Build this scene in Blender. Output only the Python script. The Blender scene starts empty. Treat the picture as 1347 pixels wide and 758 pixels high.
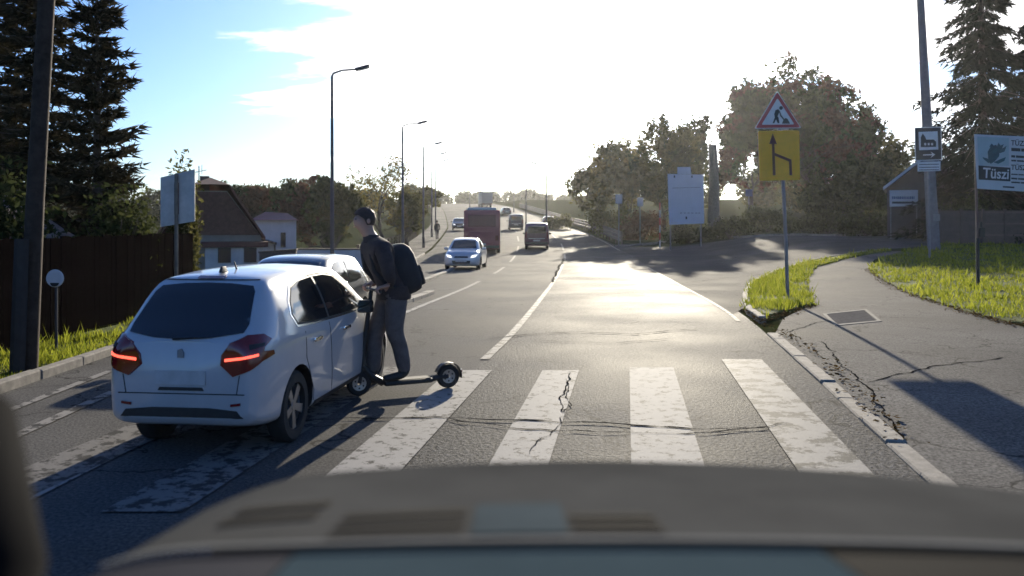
import bpy, bmesh, math, random
import numpy as np
from mathutils import Vector, Matrix
from mathutils.bvhtree import BVHTree
from mathutils.geometry import delaunay_2d_cdt

random.seed(7)
RNG = np.random.default_rng(7)
R = math.radians
SC = bpy.context.scene
COL = SC.collection

# ------------------------------------------------------------------ camera
CAM_H, FPX, HOR, CX = 1.8, 1150.0, 292.0, 673.5      # eye height, focal length and horizon in photo pixels
cam_data = bpy.data.cameras.new('dash_camera')
cam = bpy.data.objects.new('dash_camera', cam_data)
COL.objects.link(cam)
cam.location = (0, 0, CAM_H)
cam.rotation_euler = (R(90), 0, 0)
cam_data.sensor_width = 36
cam_data.lens = 36 * FPX / 1347
cam_data.shift_y = -(379 - HOR) / 1347
cam_data.clip_start = 0.1
cam_data.clip_end = 6000
cam_data.dof.use_dof = True
cam_data.dof.focus_distance = 13.0
cam_data.dof.aperture_fstop = 2.2
SC.camera = cam

# ------------------------------------------------------------------ sky and sun
SUN_AZ, SUN_EL = R(8.6), R(14.2)                      # azimuth measured from straight ahead towards +X
world = bpy.data.worlds.new('World')
SC.world = world
world.use_nodes = True
wt = world.node_tree
bg = wt.nodes['Background']
bg.inputs[1].default_value = 0.055
sky = wt.nodes.new('ShaderNodeTexSky')
sky.sky_type = 'NISHITA'
sky.sun_disc = False
sky.sun_elevation = SUN_EL
sky.sun_rotation = SUN_AZ
sky.dust_density = 0.9
sky.air_density = 1.0
sky.ozone_density = 3.0


def wnode(kind, **kw):
    n = wt.nodes.new(kind)
    for k, v in kw.items():
        setattr(n, k, v)
    return n


def wmath(op, a, b=None, c=None):
    n = wnode('ShaderNodeMath', operation=op)
    for i, v in enumerate((a, b, c)):
        if v is None:
            continue
        if isinstance(v, (int, float)):
            n.inputs[i].default_value = v
        else:
            wt.links.new(v, n.inputs[i])
    return n.outputs[0]


tint = wnode('ShaderNodeMix', data_type='RGBA', blend_type='MULTIPLY')
tint.inputs[0].default_value = 1.0
wt.links.new(sky.outputs[0], tint.inputs[6])
tint.inputs[7].default_value = (0.70, 0.97, 1.46, 1)    # the camera's cool white balance
# thin bright cloud: noise on a cloud plane overhead, thicker towards the sun
tc = wnode('ShaderNodeTexCoord')
sep = wnode('ShaderNodeSeparateXYZ')
wt.links.new(tc.outputs['Generated'], sep.inputs[0])
dz = wmath('ADD', sep.outputs[2], 0.12)
dz = wmath('MAXIMUM', dz, 0.02)
ux, uy = wmath('DIVIDE', sep.outputs[0], dz), wmath('DIVIDE', sep.outputs[1], dz)
comb = wnode('ShaderNodeCombineXYZ')
wt.links.new(ux, comb.inputs[0]); wt.links.new(uy, comb.inputs[1])
nz = wnode('ShaderNodeTexNoise')
nz.inputs['Scale'].default_value = 1.1
nz.inputs['Detail'].default_value = 9
nz.inputs['Roughness'].default_value = 0.62
nz.inputs['Distortion'].default_value = 0.3
mapn = wnode('ShaderNodeMapping')
mapn.inputs['Location'].default_value = (0.35, 0.2, 0)
mapn.inputs['Scale'].default_value = (0.8, 1.6, 1)
wt.links.new(comb.outputs[0], mapn.inputs[0])
wt.links.new(mapn.outputs[0], nz.inputs['Vector'])
sdir = (math.sin(SUN_AZ) * math.cos(SUN_EL), math.cos(SUN_AZ) * math.cos(SUN_EL), math.sin(SUN_EL))
dot = wnode('ShaderNodeVectorMath', operation='DOT_PRODUCT')
wt.links.new(tc.outputs['Generated'], dot.inputs[0])
dot.inputs[1].default_value = sdir
near = wnode('ShaderNodeMapRange', interpolation_type='SMOOTHSTEP')
wt.links.new(dot.outputs['Value'], near.inputs[0])
near.inputs[1].default_value = 0.87
near.inputs[2].default_value = 0.985
near.inputs[3].default_value = -0.06
near.inputs[4].default_value = 0.22
cl = wmath('ADD', nz.outputs[0], near.outputs[0])
# one long tongue of cloud reaching left from the bright bank, low in the sky
band = wmath('ABSOLUTE', wmath('SUBTRACT', sep.outputs[2], 0.196))
band = wmath('MAXIMUM', wmath('SUBTRACT', 1.0, wmath('DIVIDE', band, 0.034)), 0.0)
xy = wmath('DIVIDE', sep.outputs[0], wmath('MAXIMUM', sep.outputs[1], 0.05))
tong = wnode('ShaderNodeMapRange', interpolation_type='SMOOTHSTEP')
wt.links.new(xy, tong.inputs[0])
tong.inputs[1].default_value = -0.40
tong.inputs[2].default_value = -0.24
tong.inputs[3].default_value = 0.0
tong.inputs[4].default_value = 0.30
ahead = wnode('ShaderNodeMapRange')
wt.links.new(sep.outputs[1], ahead.inputs[0])
ahead.inputs[1].default_value = 0.5
ahead.inputs[2].default_value = 0.7
cl = wmath('ADD', cl, wmath('MULTIPLY', wmath('MULTIPLY', band, tong.outputs[0]), ahead.outputs[0]))
cm = wnode('ShaderNodeMapRange', interpolation_type='SMOOTHSTEP')
wt.links.new(cl, cm.inputs[0])
cm.inputs[1].default_value = 0.56
cm.inputs[2].default_value = 0.70
up = wnode('ShaderNodeMapRange', interpolation_type='SMOOTHSTEP')
wt.links.new(sep.outputs[2], up.inputs[0])
up.inputs[1].default_value = 0.02
up.inputs[2].default_value = 0.12
cmask = wmath('MULTIPLY', cm.outputs[0], up.outputs[0])
lum = wnode('ShaderNodeRGBToBW')
wt.links.new(tint.outputs[2], lum.inputs[0])
cb = wmath('MULTIPLY', lum.outputs[0], 1.9)
cmix = wnode('ShaderNodeMix', data_type='RGBA', blend_type='MIX')
wt.links.new(cmask, cmix.inputs[0])
wt.links.new(tint.outputs[2], cmix.inputs[6])
wt.links.new(cb, cmix.inputs[7])
wt.links.new(cmix.outputs[2], bg.inputs[0])

sun_data = bpy.data.lights.new('sun', 'SUN')
sun_data.energy = 4.6
sun_data.angle = R(0.53)
sun_data.color = (1.0, 0.90, 0.72)
sun = bpy.data.objects.new('sun', sun_data)
COL.objects.link(sun)
sun.rotation_euler = Vector([-c for c in sdir]).to_track_quat('-Z', 'Y').to_euler()
sun.location = (20, 150, 60)

SC.view_settings.view_transform = 'Standard'
SC.view_settings.look = 'None'
SC.view_settings.gamma = 1.0
SC.view_settings.use_curve_mapping = False
SC.view_settings.exposure = 1.2
SC.render.engine = 'CYCLES'
SC.cycles.use_denoising = True
SC.cycles.max_bounces = 6
SC.cycles.transparent_max_bounces = 8


# ------------------------------------------------------------------ materials
def mat(name, color, rough=0.6, metal=0.0, spec=0.5, var=0.15, scale=6.0, bump=0.0, bscale=None, coat=0.0,
        emit=None, estr=0.0, color2=None, detail=5, bdist=0.01):
    m = bpy.data.materials.get(name)
    if m:
        return m
    m = bpy.data.materials.new(name)
    m.use_nodes = True
    nt = m.node_tree
    b = nt.nodes['Principled BSDF']
    b.inputs['Roughness'].default_value = rough
    b.inputs['Metallic'].default_value = metal
    b.inputs['Specular IOR Level'].default_value = spec
    b.inputs['Coat Weight'].default_value = coat
    b.inputs['Coat Roughness'].default_value = 0.06
    t = nt.nodes.new('ShaderNodeTexCoord')
    n = nt.nodes.new('ShaderNodeTexNoise')
    n.inputs['Scale'].default_value = scale
    n.inputs['Detail'].default_value = detail
    n.inputs['Roughness'].default_value = 0.65
    nt.links.new(t.outputs['Object'], n.inputs['Vector'])
    ramp = nt.nodes.new('ShaderNodeValToRGB')
    ramp.color_ramp.elements[0].position = 0.3
    ramp.color_ramp.elements[1].position = 0.7
    c = color
    c2 = color2 if color2 else tuple(min(1, x * (1 + var)) for x in c)
    c1 = tuple(x * (1 - var) for x in c) if not color2 else c
    ramp.color_ramp.elements[0].color = (*c1, 1)
    ramp.color_ramp.elements[1].color = (*c2, 1)
    nt.links.new(n.outputs[0], ramp.inputs[0])
    nt.links.new(ramp.outputs[0], b.inputs['Base Color'])
    if bump:
        n2 = nt.nodes.new('ShaderNodeTexNoise')
        n2.inputs['Scale'].default_value = bscale or scale * 4
        n2.inputs['Detail'].default_value = 4
        nt.links.new(t.outputs['Object'], n2.inputs['Vector'])
        bp = nt.nodes.new('ShaderNodeBump')
        bp.inputs['Strength'].default_value = bump
        bp.inputs['Distance'].default_value = bdist
        nt.links.new(n2.outputs[0], bp.inputs['Height'])
        nt.links.new(bp.outputs[0], b.inputs['Normal'])
    if emit:
        b.inputs['Emission Color'].default_value = (*emit, 1)
        b.inputs['Emission Strength'].default_value = estr
    return m


def asphalt(name, c_dark, c_light, grain=38.0, rough=0.5, bump=0.6, spec=0.5, wear=0.35):
    """Aggregate speckle, broad worn patches and hairline cracks; world-space coordinates."""
    m = bpy.data.materials.new(name)
    m.use_nodes = True
    nt = m.node_tree
    L = nt.links
    b = nt.nodes['Principled BSDF']
    g = nt.nodes.new('ShaderNodeNewGeometry')
    n1 = nt.nodes.new('ShaderNodeTexNoise'); n1.inputs['Scale'].default_value = grain; n1.inputs['Detail'].default_value = 3
    n1.inputs['Roughness'].default_value = 0.7
    n2 = nt.nodes.new('ShaderNodeTexNoise'); n2.inputs['Scale'].default_value = 0.35; n2.inputs['Detail'].default_value = 6
    n3 = nt.nodes.new('ShaderNodeTexVoronoi'); n3.feature = 'DISTANCE_TO_EDGE'; n3.inputs['Scale'].default_value = 0.55
    n4 = nt.nodes.new('ShaderNodeTexNoise'); n4.inputs['Scale'].default_value = 1.6; n4.inputs['Detail'].default_value = 5
    for n in (n1, n2, n4):
        L.new(g.outputs['Position'], n.inputs['Vector'])
    warp = nt.nodes.new('ShaderNodeVectorMath'); warp.operation = 'MULTIPLY_ADD'
    L.new(n4.outputs['Color'], warp.inputs[0]); warp.inputs[1].default_value = (1.3, 1.3, 0)
    L.new(g.outputs['Position'], warp.inputs[2])
    L.new(warp.outputs[0], n3.inputs['Vector'])
    r1 = nt.nodes.new('ShaderNodeValToRGB')
    r1.color_ramp.elements[0].position = 0.36; r1.color_ramp.elements[0].color = (*c_dark, 1)
    r1.color_ramp.elements[1].position = 0.66; r1.color_ramp.elements[1].color = (*c_light, 1)
    L.new(n1.outputs[0], r1.inputs[0])
    r2 = nt.nodes.new('ShaderNodeMapRange')
    L.new(n2.outputs[0], r2.inputs[0]); r2.inputs[1].default_value = 0.3; r2.inputs[2].default_value = 0.7
    r2.inputs[3].default_value = 1 - wear; r2.inputs[4].default_value = 1 + wear
    mul = nt.nodes.new('ShaderNodeVectorMath'); mul.operation = 'SCALE'
    L.new(r1.outputs[0], mul.inputs[0]); L.new(r2.outputs[0], mul.inputs['Scale'])
    cr = nt.nodes.new('ShaderNodeMapRange')
    L.new(n3.outputs['Distance'], cr.inputs[0]); cr.inputs[1].default_value = 0.0; cr.inputs[2].default_value = 0.012
    cr.inputs[3].default_value = 0.25; cr.inputs[4].default_value = 1.0
    # cracks only where the broad noise says the surface is tired
    gate = nt.nodes.new('ShaderNodeMapRange')
    L.new(n2.outputs[0], gate.inputs[0]); gate.inputs[1].default_value = 0.44; gate.inputs[2].default_value = 0.52
    gate.inputs[3].default_value = 1.0; gate.inputs[4].default_value = 0.0
    mx = nt.nodes.new('ShaderNodeMath'); mx.operation = 'MAXIMUM'
    L.new(cr.outputs[0], mx.inputs[0]); L.new(gate.outputs[0], mx.inputs[1])
    mul2 = nt.nodes.new('ShaderNodeVectorMath'); mul2.operation = 'SCALE'
    L.new(mul.outputs[0], mul2.inputs[0]); L.new(mx.outputs[0], mul2.inputs['Scale'])
    L.new(mul2.outputs[0], b.inputs['Base Color'])
    rr = nt.nodes.new('ShaderNodeMapRange')
    L.new(n2.outputs[0], rr.inputs[0]); rr.inputs[1].default_value = 0.3; rr.inputs[2].default_value = 0.7
    rr.inputs[3].default_value = rough - 0.06; rr.inputs[4].default_value = rough + 0.08
    L.new(rr.outputs[0], b.inputs['Roughness'])
    b.inputs['Specular IOR Level'].default_value = spec
    bp = nt.nodes.new('ShaderNodeBump'); bp.inputs['Strength'].default_value = bump; bp.inputs['Distance'].default_value = 0.012
    L.new(n1.outputs[0], bp.inputs['Height'])
    L.new(bp.outputs[0], b.inputs['Normal'])
    return m


def paint(name, color, wear=0.5, rough=0.5, scale=7.0):
    """Road paint worn through to the asphalt in patches."""
    m = bpy.data.materials.new(name)
    m.use_nodes = True
    nt = m.node_tree
    L = nt.links
    b = nt.nodes['Principled BSDF']
    g = nt.nodes.new('ShaderNodeNewGeometry')
    n1 = nt.nodes.new('ShaderNodeTexNoise'); n1.inputs['Scale'].default_value = scale; n1.inputs['Detail'].default_value = 10
    n1.inputs['Roughness'].default_value = 0.75
    n2 = nt.nodes.new('ShaderNodeTexNoise'); n2.inputs['Scale'].default_value = 38; n2.inputs['Detail'].default_value = 3
    L.new(g.outputs['Position'], n1.inputs['Vector']); L.new(g.outputs['Position'], n2.inputs['Vector'])
    r = nt.nodes.new('ShaderNodeMapRange')
    L.new(n1.outputs[0], r.inputs[0]); r.inputs[1].default_value = 0.36 + wear * 0.16; r.inputs[2].default_value = 0.41 + wear * 0.16
    mix = nt.nodes.new('ShaderNodeMix'); mix.data_type = 'RGBA'
    L.new(r.outputs[0], mix.inputs[0])
    mix.inputs[6].default_value = (0.06, 0.058, 0.055, 1)
    mix2 = nt.nodes.new('ShaderNodeMix'); mix2.data_type = 'RGBA'
    L.new(n1.outputs[0], mix2.inputs[0])
    mix2.inputs[6].default_value = (*[c * 0.8 for c in color], 1); mix2.inputs[7].default_value = (*color, 1)
    L.new(mix2.outputs[2], mix.inputs[7])
    L.new(mix.outputs[2], b.inputs['Base Color'])
    b.inputs['Roughness'].default_value = rough
    b.inputs['Specular IOR Level'].default_value = 0.02
    bp = nt.nodes.new('ShaderNodeBump'); bp.inputs['Strength'].default_value = 0.25; bp.inputs['Distance'].default_value = 0.01
    L.new(n2.outputs[0], bp.inputs['Height']); L.new(bp.outputs[0], b.inputs['Normal'])
    return m


def leafmat(name, c_dark, c_light, trans=0.35):
    """Foliage: colour differs from leaf to leaf; light passes through the blades."""
    m = bpy.data.materials.new(name)
    m.use_nodes = True
    nt = m.node_tree
    L = nt.links
    nt.nodes.remove(nt.nodes['Principled BSDF'])
    out = nt.nodes['Material Output']
    g = nt.nodes.new('ShaderNodeNewGeometry')
    ramp = nt.nodes.new('ShaderNodeValToRGB')
    ramp.color_ramp.elements[0].color = (*c_dark, 1)
    ramp.color_ramp.elements[1].color = (*c_light, 1)
    L.new(g.outputs['Random Per Island'], ramp.inputs[0])
    d = nt.nodes.new('ShaderNodeBsdfDiffuse'); t = nt.nodes.new('ShaderNodeBsdfTranslucent')
    mx = nt.nodes.new('ShaderNodeMixShader'); mx.inputs[0].default_value = trans
    L.new(ramp.outputs[0], d.inputs[0]); L.new(ramp.outputs[0], t.inputs[0])
    L.new(d.outputs[0], mx.inputs[1]); L.new(t.outputs[0], mx.inputs[2])
    L.new(mx.outputs[0], out.inputs['Surface'])
    return m


# ------------------------------------------------------------------ mesh helpers
def tag(o, label=None, cat=None, group=None, kind=None):
    if label:
        o['label'] = label
    if cat:
        o['category'] = cat
    if group:
        o['group'] = group
    if kind:
        o['kind'] = kind
    return o


def empty(name, loc=(0, 0, 0), rz=0.0, label=None, cat=None, group=None):
    o = bpy.data.objects.new(name, None)
    o.empty_display_size = 0.2
    COL.objects.link(o)
    o.location = loc
    o.rotation_euler = (0, 0, rz)
    return tag(o, label, cat, group)


def link(name, me, parent=None):
    o = bpy.data.objects.new(name, me)
    COL.objects.link(o)
    if parent is not None:
        o.parent = parent
    return o


class MB:
    """Collects boxes, tubes, prisms and lathes for one mesh object."""

    def __init__(self):
        self.v, self.f, self.m = [], [], []
        self.mats = []

    def mi(self, m):
        if m is None:
            return 0
        if m not in self.mats:
            self.mats.append(m)
        return self.mats.index(m)

    def add(self, vs, fs, m=None, M=None):
        o = len(self.v)
        k = self.mi(m)
        for p in vs:
            p = Vector(p)
            self.v.append(M @ p if M is not None else p)
        for f in fs:
            self.f.append([o + i for i in f])
            self.m.append(k)
        return self

    def box(self, lo, hi, m=None, M=None, taper=0.0):
        x0, y0, z0 = lo
        x1, y1, z1 = hi
        vs = [(x0, y0, z0), (x1, y0, z0), (x1, y1, z0), (x0, y1, z0), (x0, y0, z1), (x1, y0, z1), (x1, y1, z1), (x0, y1, z1)]
        if taper:
            cx, cy = (x0 + x1) / 2, (y0 + y1) / 2
            vs = [(cx + (x - cx) * (1 - taper if z == z1 else 1), cy + (y - cy) * (1 - taper if z == z1 else 1), z) for x, y, z in vs]
        return self.add(vs, [(0, 3, 2, 1), (4, 5, 6, 7), (0, 1, 5, 4), (1, 2, 6, 5), (2, 3, 7, 6), (3, 0, 4, 7)], m, M)

    def tube(self, pts, rad, m=None, n=10, caps=True, M=None):
        pts = [Vector(p) for p in pts]
        if isinstance(rad, (int, float)):
            rad = [rad] * len(pts)
        vs, fs = [], []
        ref = None
        for i, p in enumerate(pts):
            t = (pts[min(i + 1, len(pts) - 1)] - pts[max(i - 1, 0)]).normalized()
            if ref is None:
                ref = Vector((1, 0, 0)) if abs(t.x) < 0.9 else Vector((0, 1, 0))
            a = (ref - t * ref.dot(t)).normalized()
            ref = a
            b = t.cross(a)
            for k in range(n):
                th = 2 * math.pi * k / n
                vs.append(p + (a * math.cos(th) + b * math.sin(th)) * rad[i])
        for i in range(len(pts) - 1):
            for k in range(n):
                k2 = (k + 1) % n
                fs.append((i * n + k, i * n + k2, (i + 1) * n + k2, (i + 1) * n + k))
        if caps:
            fs.append(tuple(reversed(range(n))))
            fs.append(tuple((len(pts) - 1) * n + k for k in range(n)))
        return self.add(vs, fs, m, M)

    def lathe(self, prof, m=None, n=24, M=None, closed=False):
        """prof: (radius, height) pairs, spun about local Z."""
        vs, fs = [], []
        for r, z in prof:
            for k in range(n):
                th = 2 * math.pi * k / n
                vs.append((r * math.cos(th), r * math.sin(th), z))
        c = len(prof)
        for i in range(c if closed else c - 1):
            j = (i + 1) % c
            for k in range(n):
                k2 = (k + 1) % n
                fs.append((i * n + k, i * n + k2, j * n + k2, j * n + k))
        return self.add(vs, fs, m, M)

    def prism(self, poly, d0, d1, m=None, M=None):
        """poly in local XZ, extruded along local Y from d0 to d1."""
        n = len(poly)
        vs = [(x, d0, z) for x, z in poly] + [(x, d1, z) for x, z in poly]
        fs = [tuple(range(n)), tuple(reversed(range(n, 2 * n)))]
        fs += [(i, i + n, (i + 1) % n + n, (i + 1) % n) for i in range(n)]
        return self.add(vs, fs, m, M)

    def mesh(self, name, mats=None, smooth=False, bevel=0.0, seg=2, sharp=35):
        me = bpy.data.meshes.new(name)
        me.from_pydata([tuple(p) for p in self.v], [], self.f)
        for m in (mats if mats else self.mats):
            me.materials.append(m)
        if self.mats and not mats:
            me.polygons.foreach_set('material_index', self.m)
        bm = bmesh.new()
        bm.from_mesh(me)
        bmesh.ops.recalc_face_normals(bm, faces=bm.faces)
        if bevel:
            bmesh.ops.bevel(bm, geom=[e for e in bm.edges if e.is_manifold and e.calc_face_angle(0) > 0.5], offset=bevel,
                            segments=seg, affect='EDGES', profile=0.6, clamp_overlap=True)
        if smooth:
            for f in bm.faces:
                f.smooth = True
            for e in bm.edges:
                if e.is_manifold and e.calc_face_angle(0) > R(sharp):
                    e.smooth = False
        bm.to_mesh(me)
        bm.free()
        return me

    def build(self, name, mats=None, parent=None, **kw):
        if mats is not None and not isinstance(mats, (list, tuple)):
            mats = [mats]
        return link(name, self.mesh(name, mats, **kw), parent)


def copy_tree(o, parent=None):
    c = o.copy()
    COL.objects.link(c)
    c.parent = parent
    for ch in list(o.children):
        copy_tree(ch, c)
    return c


# ------------------------------------------------------------------ the lie of the land
def lerp_pts(pts):
    xs = np.array([p[0] for p in pts], float)
    ys = np.array([p[1] for p in pts], float)
    h = np.diff(xs)
    d = np.diff(ys) / h
    mm = np.zeros(len(xs))
    mm[0], mm[-1] = d[0], d[-1]
    for i in range(1, len(xs) - 1):
        mm[i] = 0 if d[i - 1] * d[i] <= 0 else 2 * d[i - 1] * d[i] / (d[i - 1] + d[i])

    def f(x):
        if x <= xs[0]:
            return float(ys[0] + mm[0] * (x - xs[0]))
        if x >= xs[-1]:
            return float(ys[-1] + mm[-1] * (x - xs[-1]))
        i = int(np.searchsorted(xs, x) - 1)
        t = (x - xs[i]) / h[i]
        return float((2 * t ** 3 - 3 * t ** 2 + 1) * ys[i] + (t ** 3 - 2 * t ** 2 + t) * h[i] * mm[i]
                     + (-2 * t ** 3 + 3 * t ** 2) * ys[i + 1] + (t ** 3 - t ** 2) * h[i] * mm[i + 1])
    return f


def sstep(a, b, x):
    t = min(1.0, max(0.0, (x - a) / (b - a)))
    return t * t * (3 - 2 * t)


road_z = lerp_pts([(-60, 0), (0, 0), (12, 0), (30, -0.3), (48, -0.5), (65, -0.38), (80, 0.02), (100, 0.6), (125, 1.25), (165, 3.1),
                   (205, 5.1), (260, 7.2), (320, 7.9), (600, 7.6), (3000, 6.0)])
x_right = lerp_pts([(-10, 0.5), (-5, 1.2), (6.7, 2.97), (12.3, 3.83), (19, 4.8), (42, 6.9), (60, 8.3), (80, 8.7), (100, 8.5), (130, 7.6),
                    (165, 4.8), (205, 0.4), (260, -7.5), (320, -17)])
x_left = lerp_pts([(-10, -4.4), (-5, -4.6), (7, -5.3), (12, -5.4), (30, -5.5), (54, -5.8), (76, -6.5), (110, -8.1), (150, -11.2), (205, -16.5),
                   (260, -24), (320, -33)])
x_centre = lerp_pts([(-10, -4.4), (7, -3.05), (17.5, -2.2), (28, -1.37), (41, -0.55), (60, 0.25), (80, 0.6), (100, 0.5), (130, -0.7), (165, -3.6), (205, -8.0),
                     (260, -16), (320, -25)])
x_lane = lerp_pts([(-5, -2.4), (6, -1.05), (10.7, -0.45), (14.5, 0.04), (25.3, 1.0), (40, 2.2), (60, 3.6), (80, 4.3), (100, 4.3), (130, 3.3), (165, 0.6),
                   (205, -3.8), (260, -11.5), (320, -21)])


def terrain(x, y):
    z = road_z(y)
    z += 1.15 * sstep(2.5, 13, x - x_right(y)) * sstep(16, 60, y)
    z -= 1.0 * sstep(2.5, 8, x_left(y) - x) * sstep(18, 34, y)
    far = sstep(150, 400, y)
    return z + far * 0.6 * math.sin(x * 0.01)


def pix(px, py, d):
    """Point at depth d seen at photo pixel (px, py): used only to take measurements off the photograph."""
    return Vector(((px - CX) / FPX * d, d, CAM_H - (py - HOR) / FPX * d))


def gnd(px, py):
    """Where the sight line through a photo pixel meets the land."""
    lo = 1.0
    d = 1.0
    while d < 500:
        p = pix(px, py, d)
        if p.z <= terrain(p.x, p.y):
            hi = d
            for _ in range(30):
                mid = (lo + hi) / 2
                p = pix(px, py, mid)
                if p.z <= terrain(p.x, p.y):
                    hi = mid
                else:
                    lo = mid
            return (p.x, p.y)
        lo = d
        d *= 1.01
    return (p.x, p.y)


def at(x, y, dz=0.0):
    return Vector((x, y, terrain(x, y) + dz))


def sheet_mesh(name, poly, off, m, step=1.0, skirt=0.0):
    """A patch of ground: polygon in plan, draped over the land."""
    xs = [p[0] for p in poly]
    ys = [p[1] for p in poly]
    dense = []
    for i in range(len(poly)):
        a, b = Vector(poly[i]), Vector(poly[(i + 1) % len(poly)])
        k = max(1, int((b - a).length / step))
        for j in range(k):
            dense.append(a.lerp(b, j / k))
    n0 = len(dense)
    pts = list(dense)
    gx = np.arange(min(xs), max(xs), step)
    gy = np.arange(min(ys), max(ys), step)
    for x in gx:
        for y in gy:
            pts.append(Vector((x + 0.013, y + 0.017)))
    vs, es, fs, *_ = delaunay_2d_cdt(pts, [], [list(range(n0))], 1, 1e-4)
    me = bpy.data.meshes.new(name)
    V3 = [(v.x, v.y, terrain(v.x, v.y) + off) for v in vs]
    F3 = [list(f) for f in fs]
    me.from_pydata(V3, [], F3)
    bm = bmesh.new()
    bm.from_mesh(me)
    bmesh.ops.delete(bm, geom=[v for v in bm.verts if not v.link_faces], context='VERTS')
    bmesh.ops.recalc_face_normals(bm, faces=bm.faces)
    if sum(f.normal.z for f in bm.faces) < 0:
        bmesh.ops.reverse_faces(bm, faces=bm.faces)
    if skirt:
        be = [e for e in bm.edges if e.is_boundary]
        r = bmesh.ops.extrude_edge_only(bm, edges=be)
        for g in r['geom']:
            if isinstance(g, bmesh.types.BMVert):
                g.co.z -= skirt
    bm.to_mesh(me)
    bm.free()
    me.materials.append(m)
    for p in me.polygons:
        p.use_smooth = True
    return me


def strip_mesh(name, fl, fr, y0, y1, off, m, nx=8, dy0=0.5):
    """A long band between two edge lines x = fl(y), x = fr(y)."""
    ys = []
    y = y0
    while y < y1:
        ys.append(y)
        y += max(dy0, abs(y) * 0.03)
    ys.append(y1)
    vs, fs = [], []
    for y in ys:
        a, b = fl(y), fr(y)
        for i in range(nx + 1):
            x = a + (b - a) * i / nx
            vs.append((x, y, terrain(x, y) + off))
    for j in range(len(ys) - 1):
        for i in range(nx):
            o = j * (nx + 1) + i
            fs.append((o, o + 1, o + nx + 2, o + nx + 1))
    me = bpy.data.meshes.new(name)
    me.from_pydata(vs, [], fs)
    me.materials.append(m)
    for p in me.polygons:
        p.use_smooth = True
    return me
# ------------------------------------------------------------------ ground, roads, markings
M_ASPH = asphalt('asphalt_road', (0.058, 0.056, 0.053), (0.142, 0.136, 0.126), 40, 0.80, 0.4, 0.010)
M_ASPH_R = asphalt('asphalt_lane', (0.020, 0.020, 0.021), (0.165, 0.158, 0.148), 27, 0.66, 1.0, 0.006)
M_ASPH2 = asphalt('asphalt_side', (0.040, 0.039, 0.038), (0.120, 0.116, 0.108), 34, 0.85, 0.4, 0.01)
M_PATH = asphalt('asphalt_path', (0.055, 0.052, 0.048), (0.185, 0.174, 0.156), 42, 0.85, 0.5, 0.015)
M_SOIL = mat('soil', (0.036, 0.036, 0.018), 0.95, spec=0.0, var=0.4, scale=1.2, bump=0.6, bscale=9, color2=(0.050, 0.062, 0.022), bdist=0.05)
M_TURF = mat('turf', (0.050, 0.062, 0.016), 0.95, spec=0.05, scale=2.5, bump=0.8, bscale=18, color2=(0.095, 0.120, 0.028), bdist=0.04)
M_PAINT = paint('road_paint', (0.34, 0.325, 0.30), 0.33, 0.75, scale=8)
M_PAINT_OLD = paint('road_paint_old', (0.29, 0.275, 0.25), 0.55, 0.7, scale=4)
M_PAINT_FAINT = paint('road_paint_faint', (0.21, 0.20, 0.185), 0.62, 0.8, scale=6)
M_KERB = mat('kerb_concrete', (0.24, 0.22, 0.19), 0.9, spec=0.1, var=0.3, scale=9, bump=0.5, bscale=60)
M_TAR = mat('crack_tar', (0.018, 0.017, 0.016), 1.0, spec=0.0, var=0.4, scale=20)
M_LEAFLITTER = leafmat('leaf_litter', (0.05, 0.030, 0.012), (0.16, 0.10, 0.035), 0.2)

# the land itself: one sheet to the horizon, five centimetres under the paved surfaces
gx = [-2600, -1500, -800, -400, -250, -160, -110, -80] + list(np.arange(-60, 61, 2.0)) + [80, 110, 160, 250, 400, 800, 1500, 2600]
gy = [-40, -25, -15] + list(np.arange(-8, 64, 1.5)) + list(np.arange(66, 150, 4.0)) + list(np.arange(150, 340, 10.0)) + [400, 500, 700, 1000, 1600, 2600]
gv = [(x, y, terrain(x, y) - 0.05) for y in gy for x in gx]
nxg = len(gx)
gf = [(j * nxg + i, j * nxg + i + 1, (j + 1) * nxg + i + 1, (j + 1) * nxg + i) for j in range(len(gy) - 1) for i in range(nxg - 1)]
gme = bpy.data.meshes.new('ground')
gme.from_pydata(gv, [], gf)
gme.materials.append(M_SOIL)
for p in gme.polygons:
    p.use_smooth = True
tag(link('ground', gme), kind='structure')

tag(link('road', strip_mesh('road', x_left, x_lane, -8, 320, 0.0, M_ASPH, nx=10)), kind='structure')
tag(link('right_lane_road', strip_mesh('right_lane_road', x_lane, x_right, -8, 320, 0.0, M_ASPH_R, nx=8)), kind='structure')

PX = lambda pts: [gnd(*p) for p in pts]
# side street leaving to the right behind the grass
side_far = [(x_right(y) - 0.2, y) for y in (72, 64, 56, 48, 40, 34, 28, 22, 17.5)]
side_poly = side_far + PX([(985, 402), (981, 388), (990, 372), (1020, 357), (1062, 344), (1104, 336), (1160, 329), (1240, 323)]) + \
    [(60, 46), (60, 62)] + PX([(1240, 309), (1100, 311), (980, 313)])
tag(link('side_street', sheet_mesh('side_street', side_poly, 0.006, M_ASPH2, 1.2)), kind='structure')

# footpath on the right, with the crossing's dropped kerb
kerb_line = lambda y: x_right(y)
path_poly = [(kerb_line(y) + 0.16, y) for y in (14.2, 12.3, 10, 8, 6.7, 4, 1)] + [(9.5, 1), (10.5, 10), (11, 14)] + \
    PX([(1347, 430), (1270, 411), (1200, 388), (1160, 368), (1143, 352), (1150, 342), (1200, 331), (1160, 331), (1110, 338), (1072, 350), (1057, 366), (1062, 385), (1068, 402),
        (1030, 420)])
tag(link('footpath', sheet_mesh('footpath', path_poly, 0.012, M_PATH, 0.6)), kind='structure')

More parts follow.
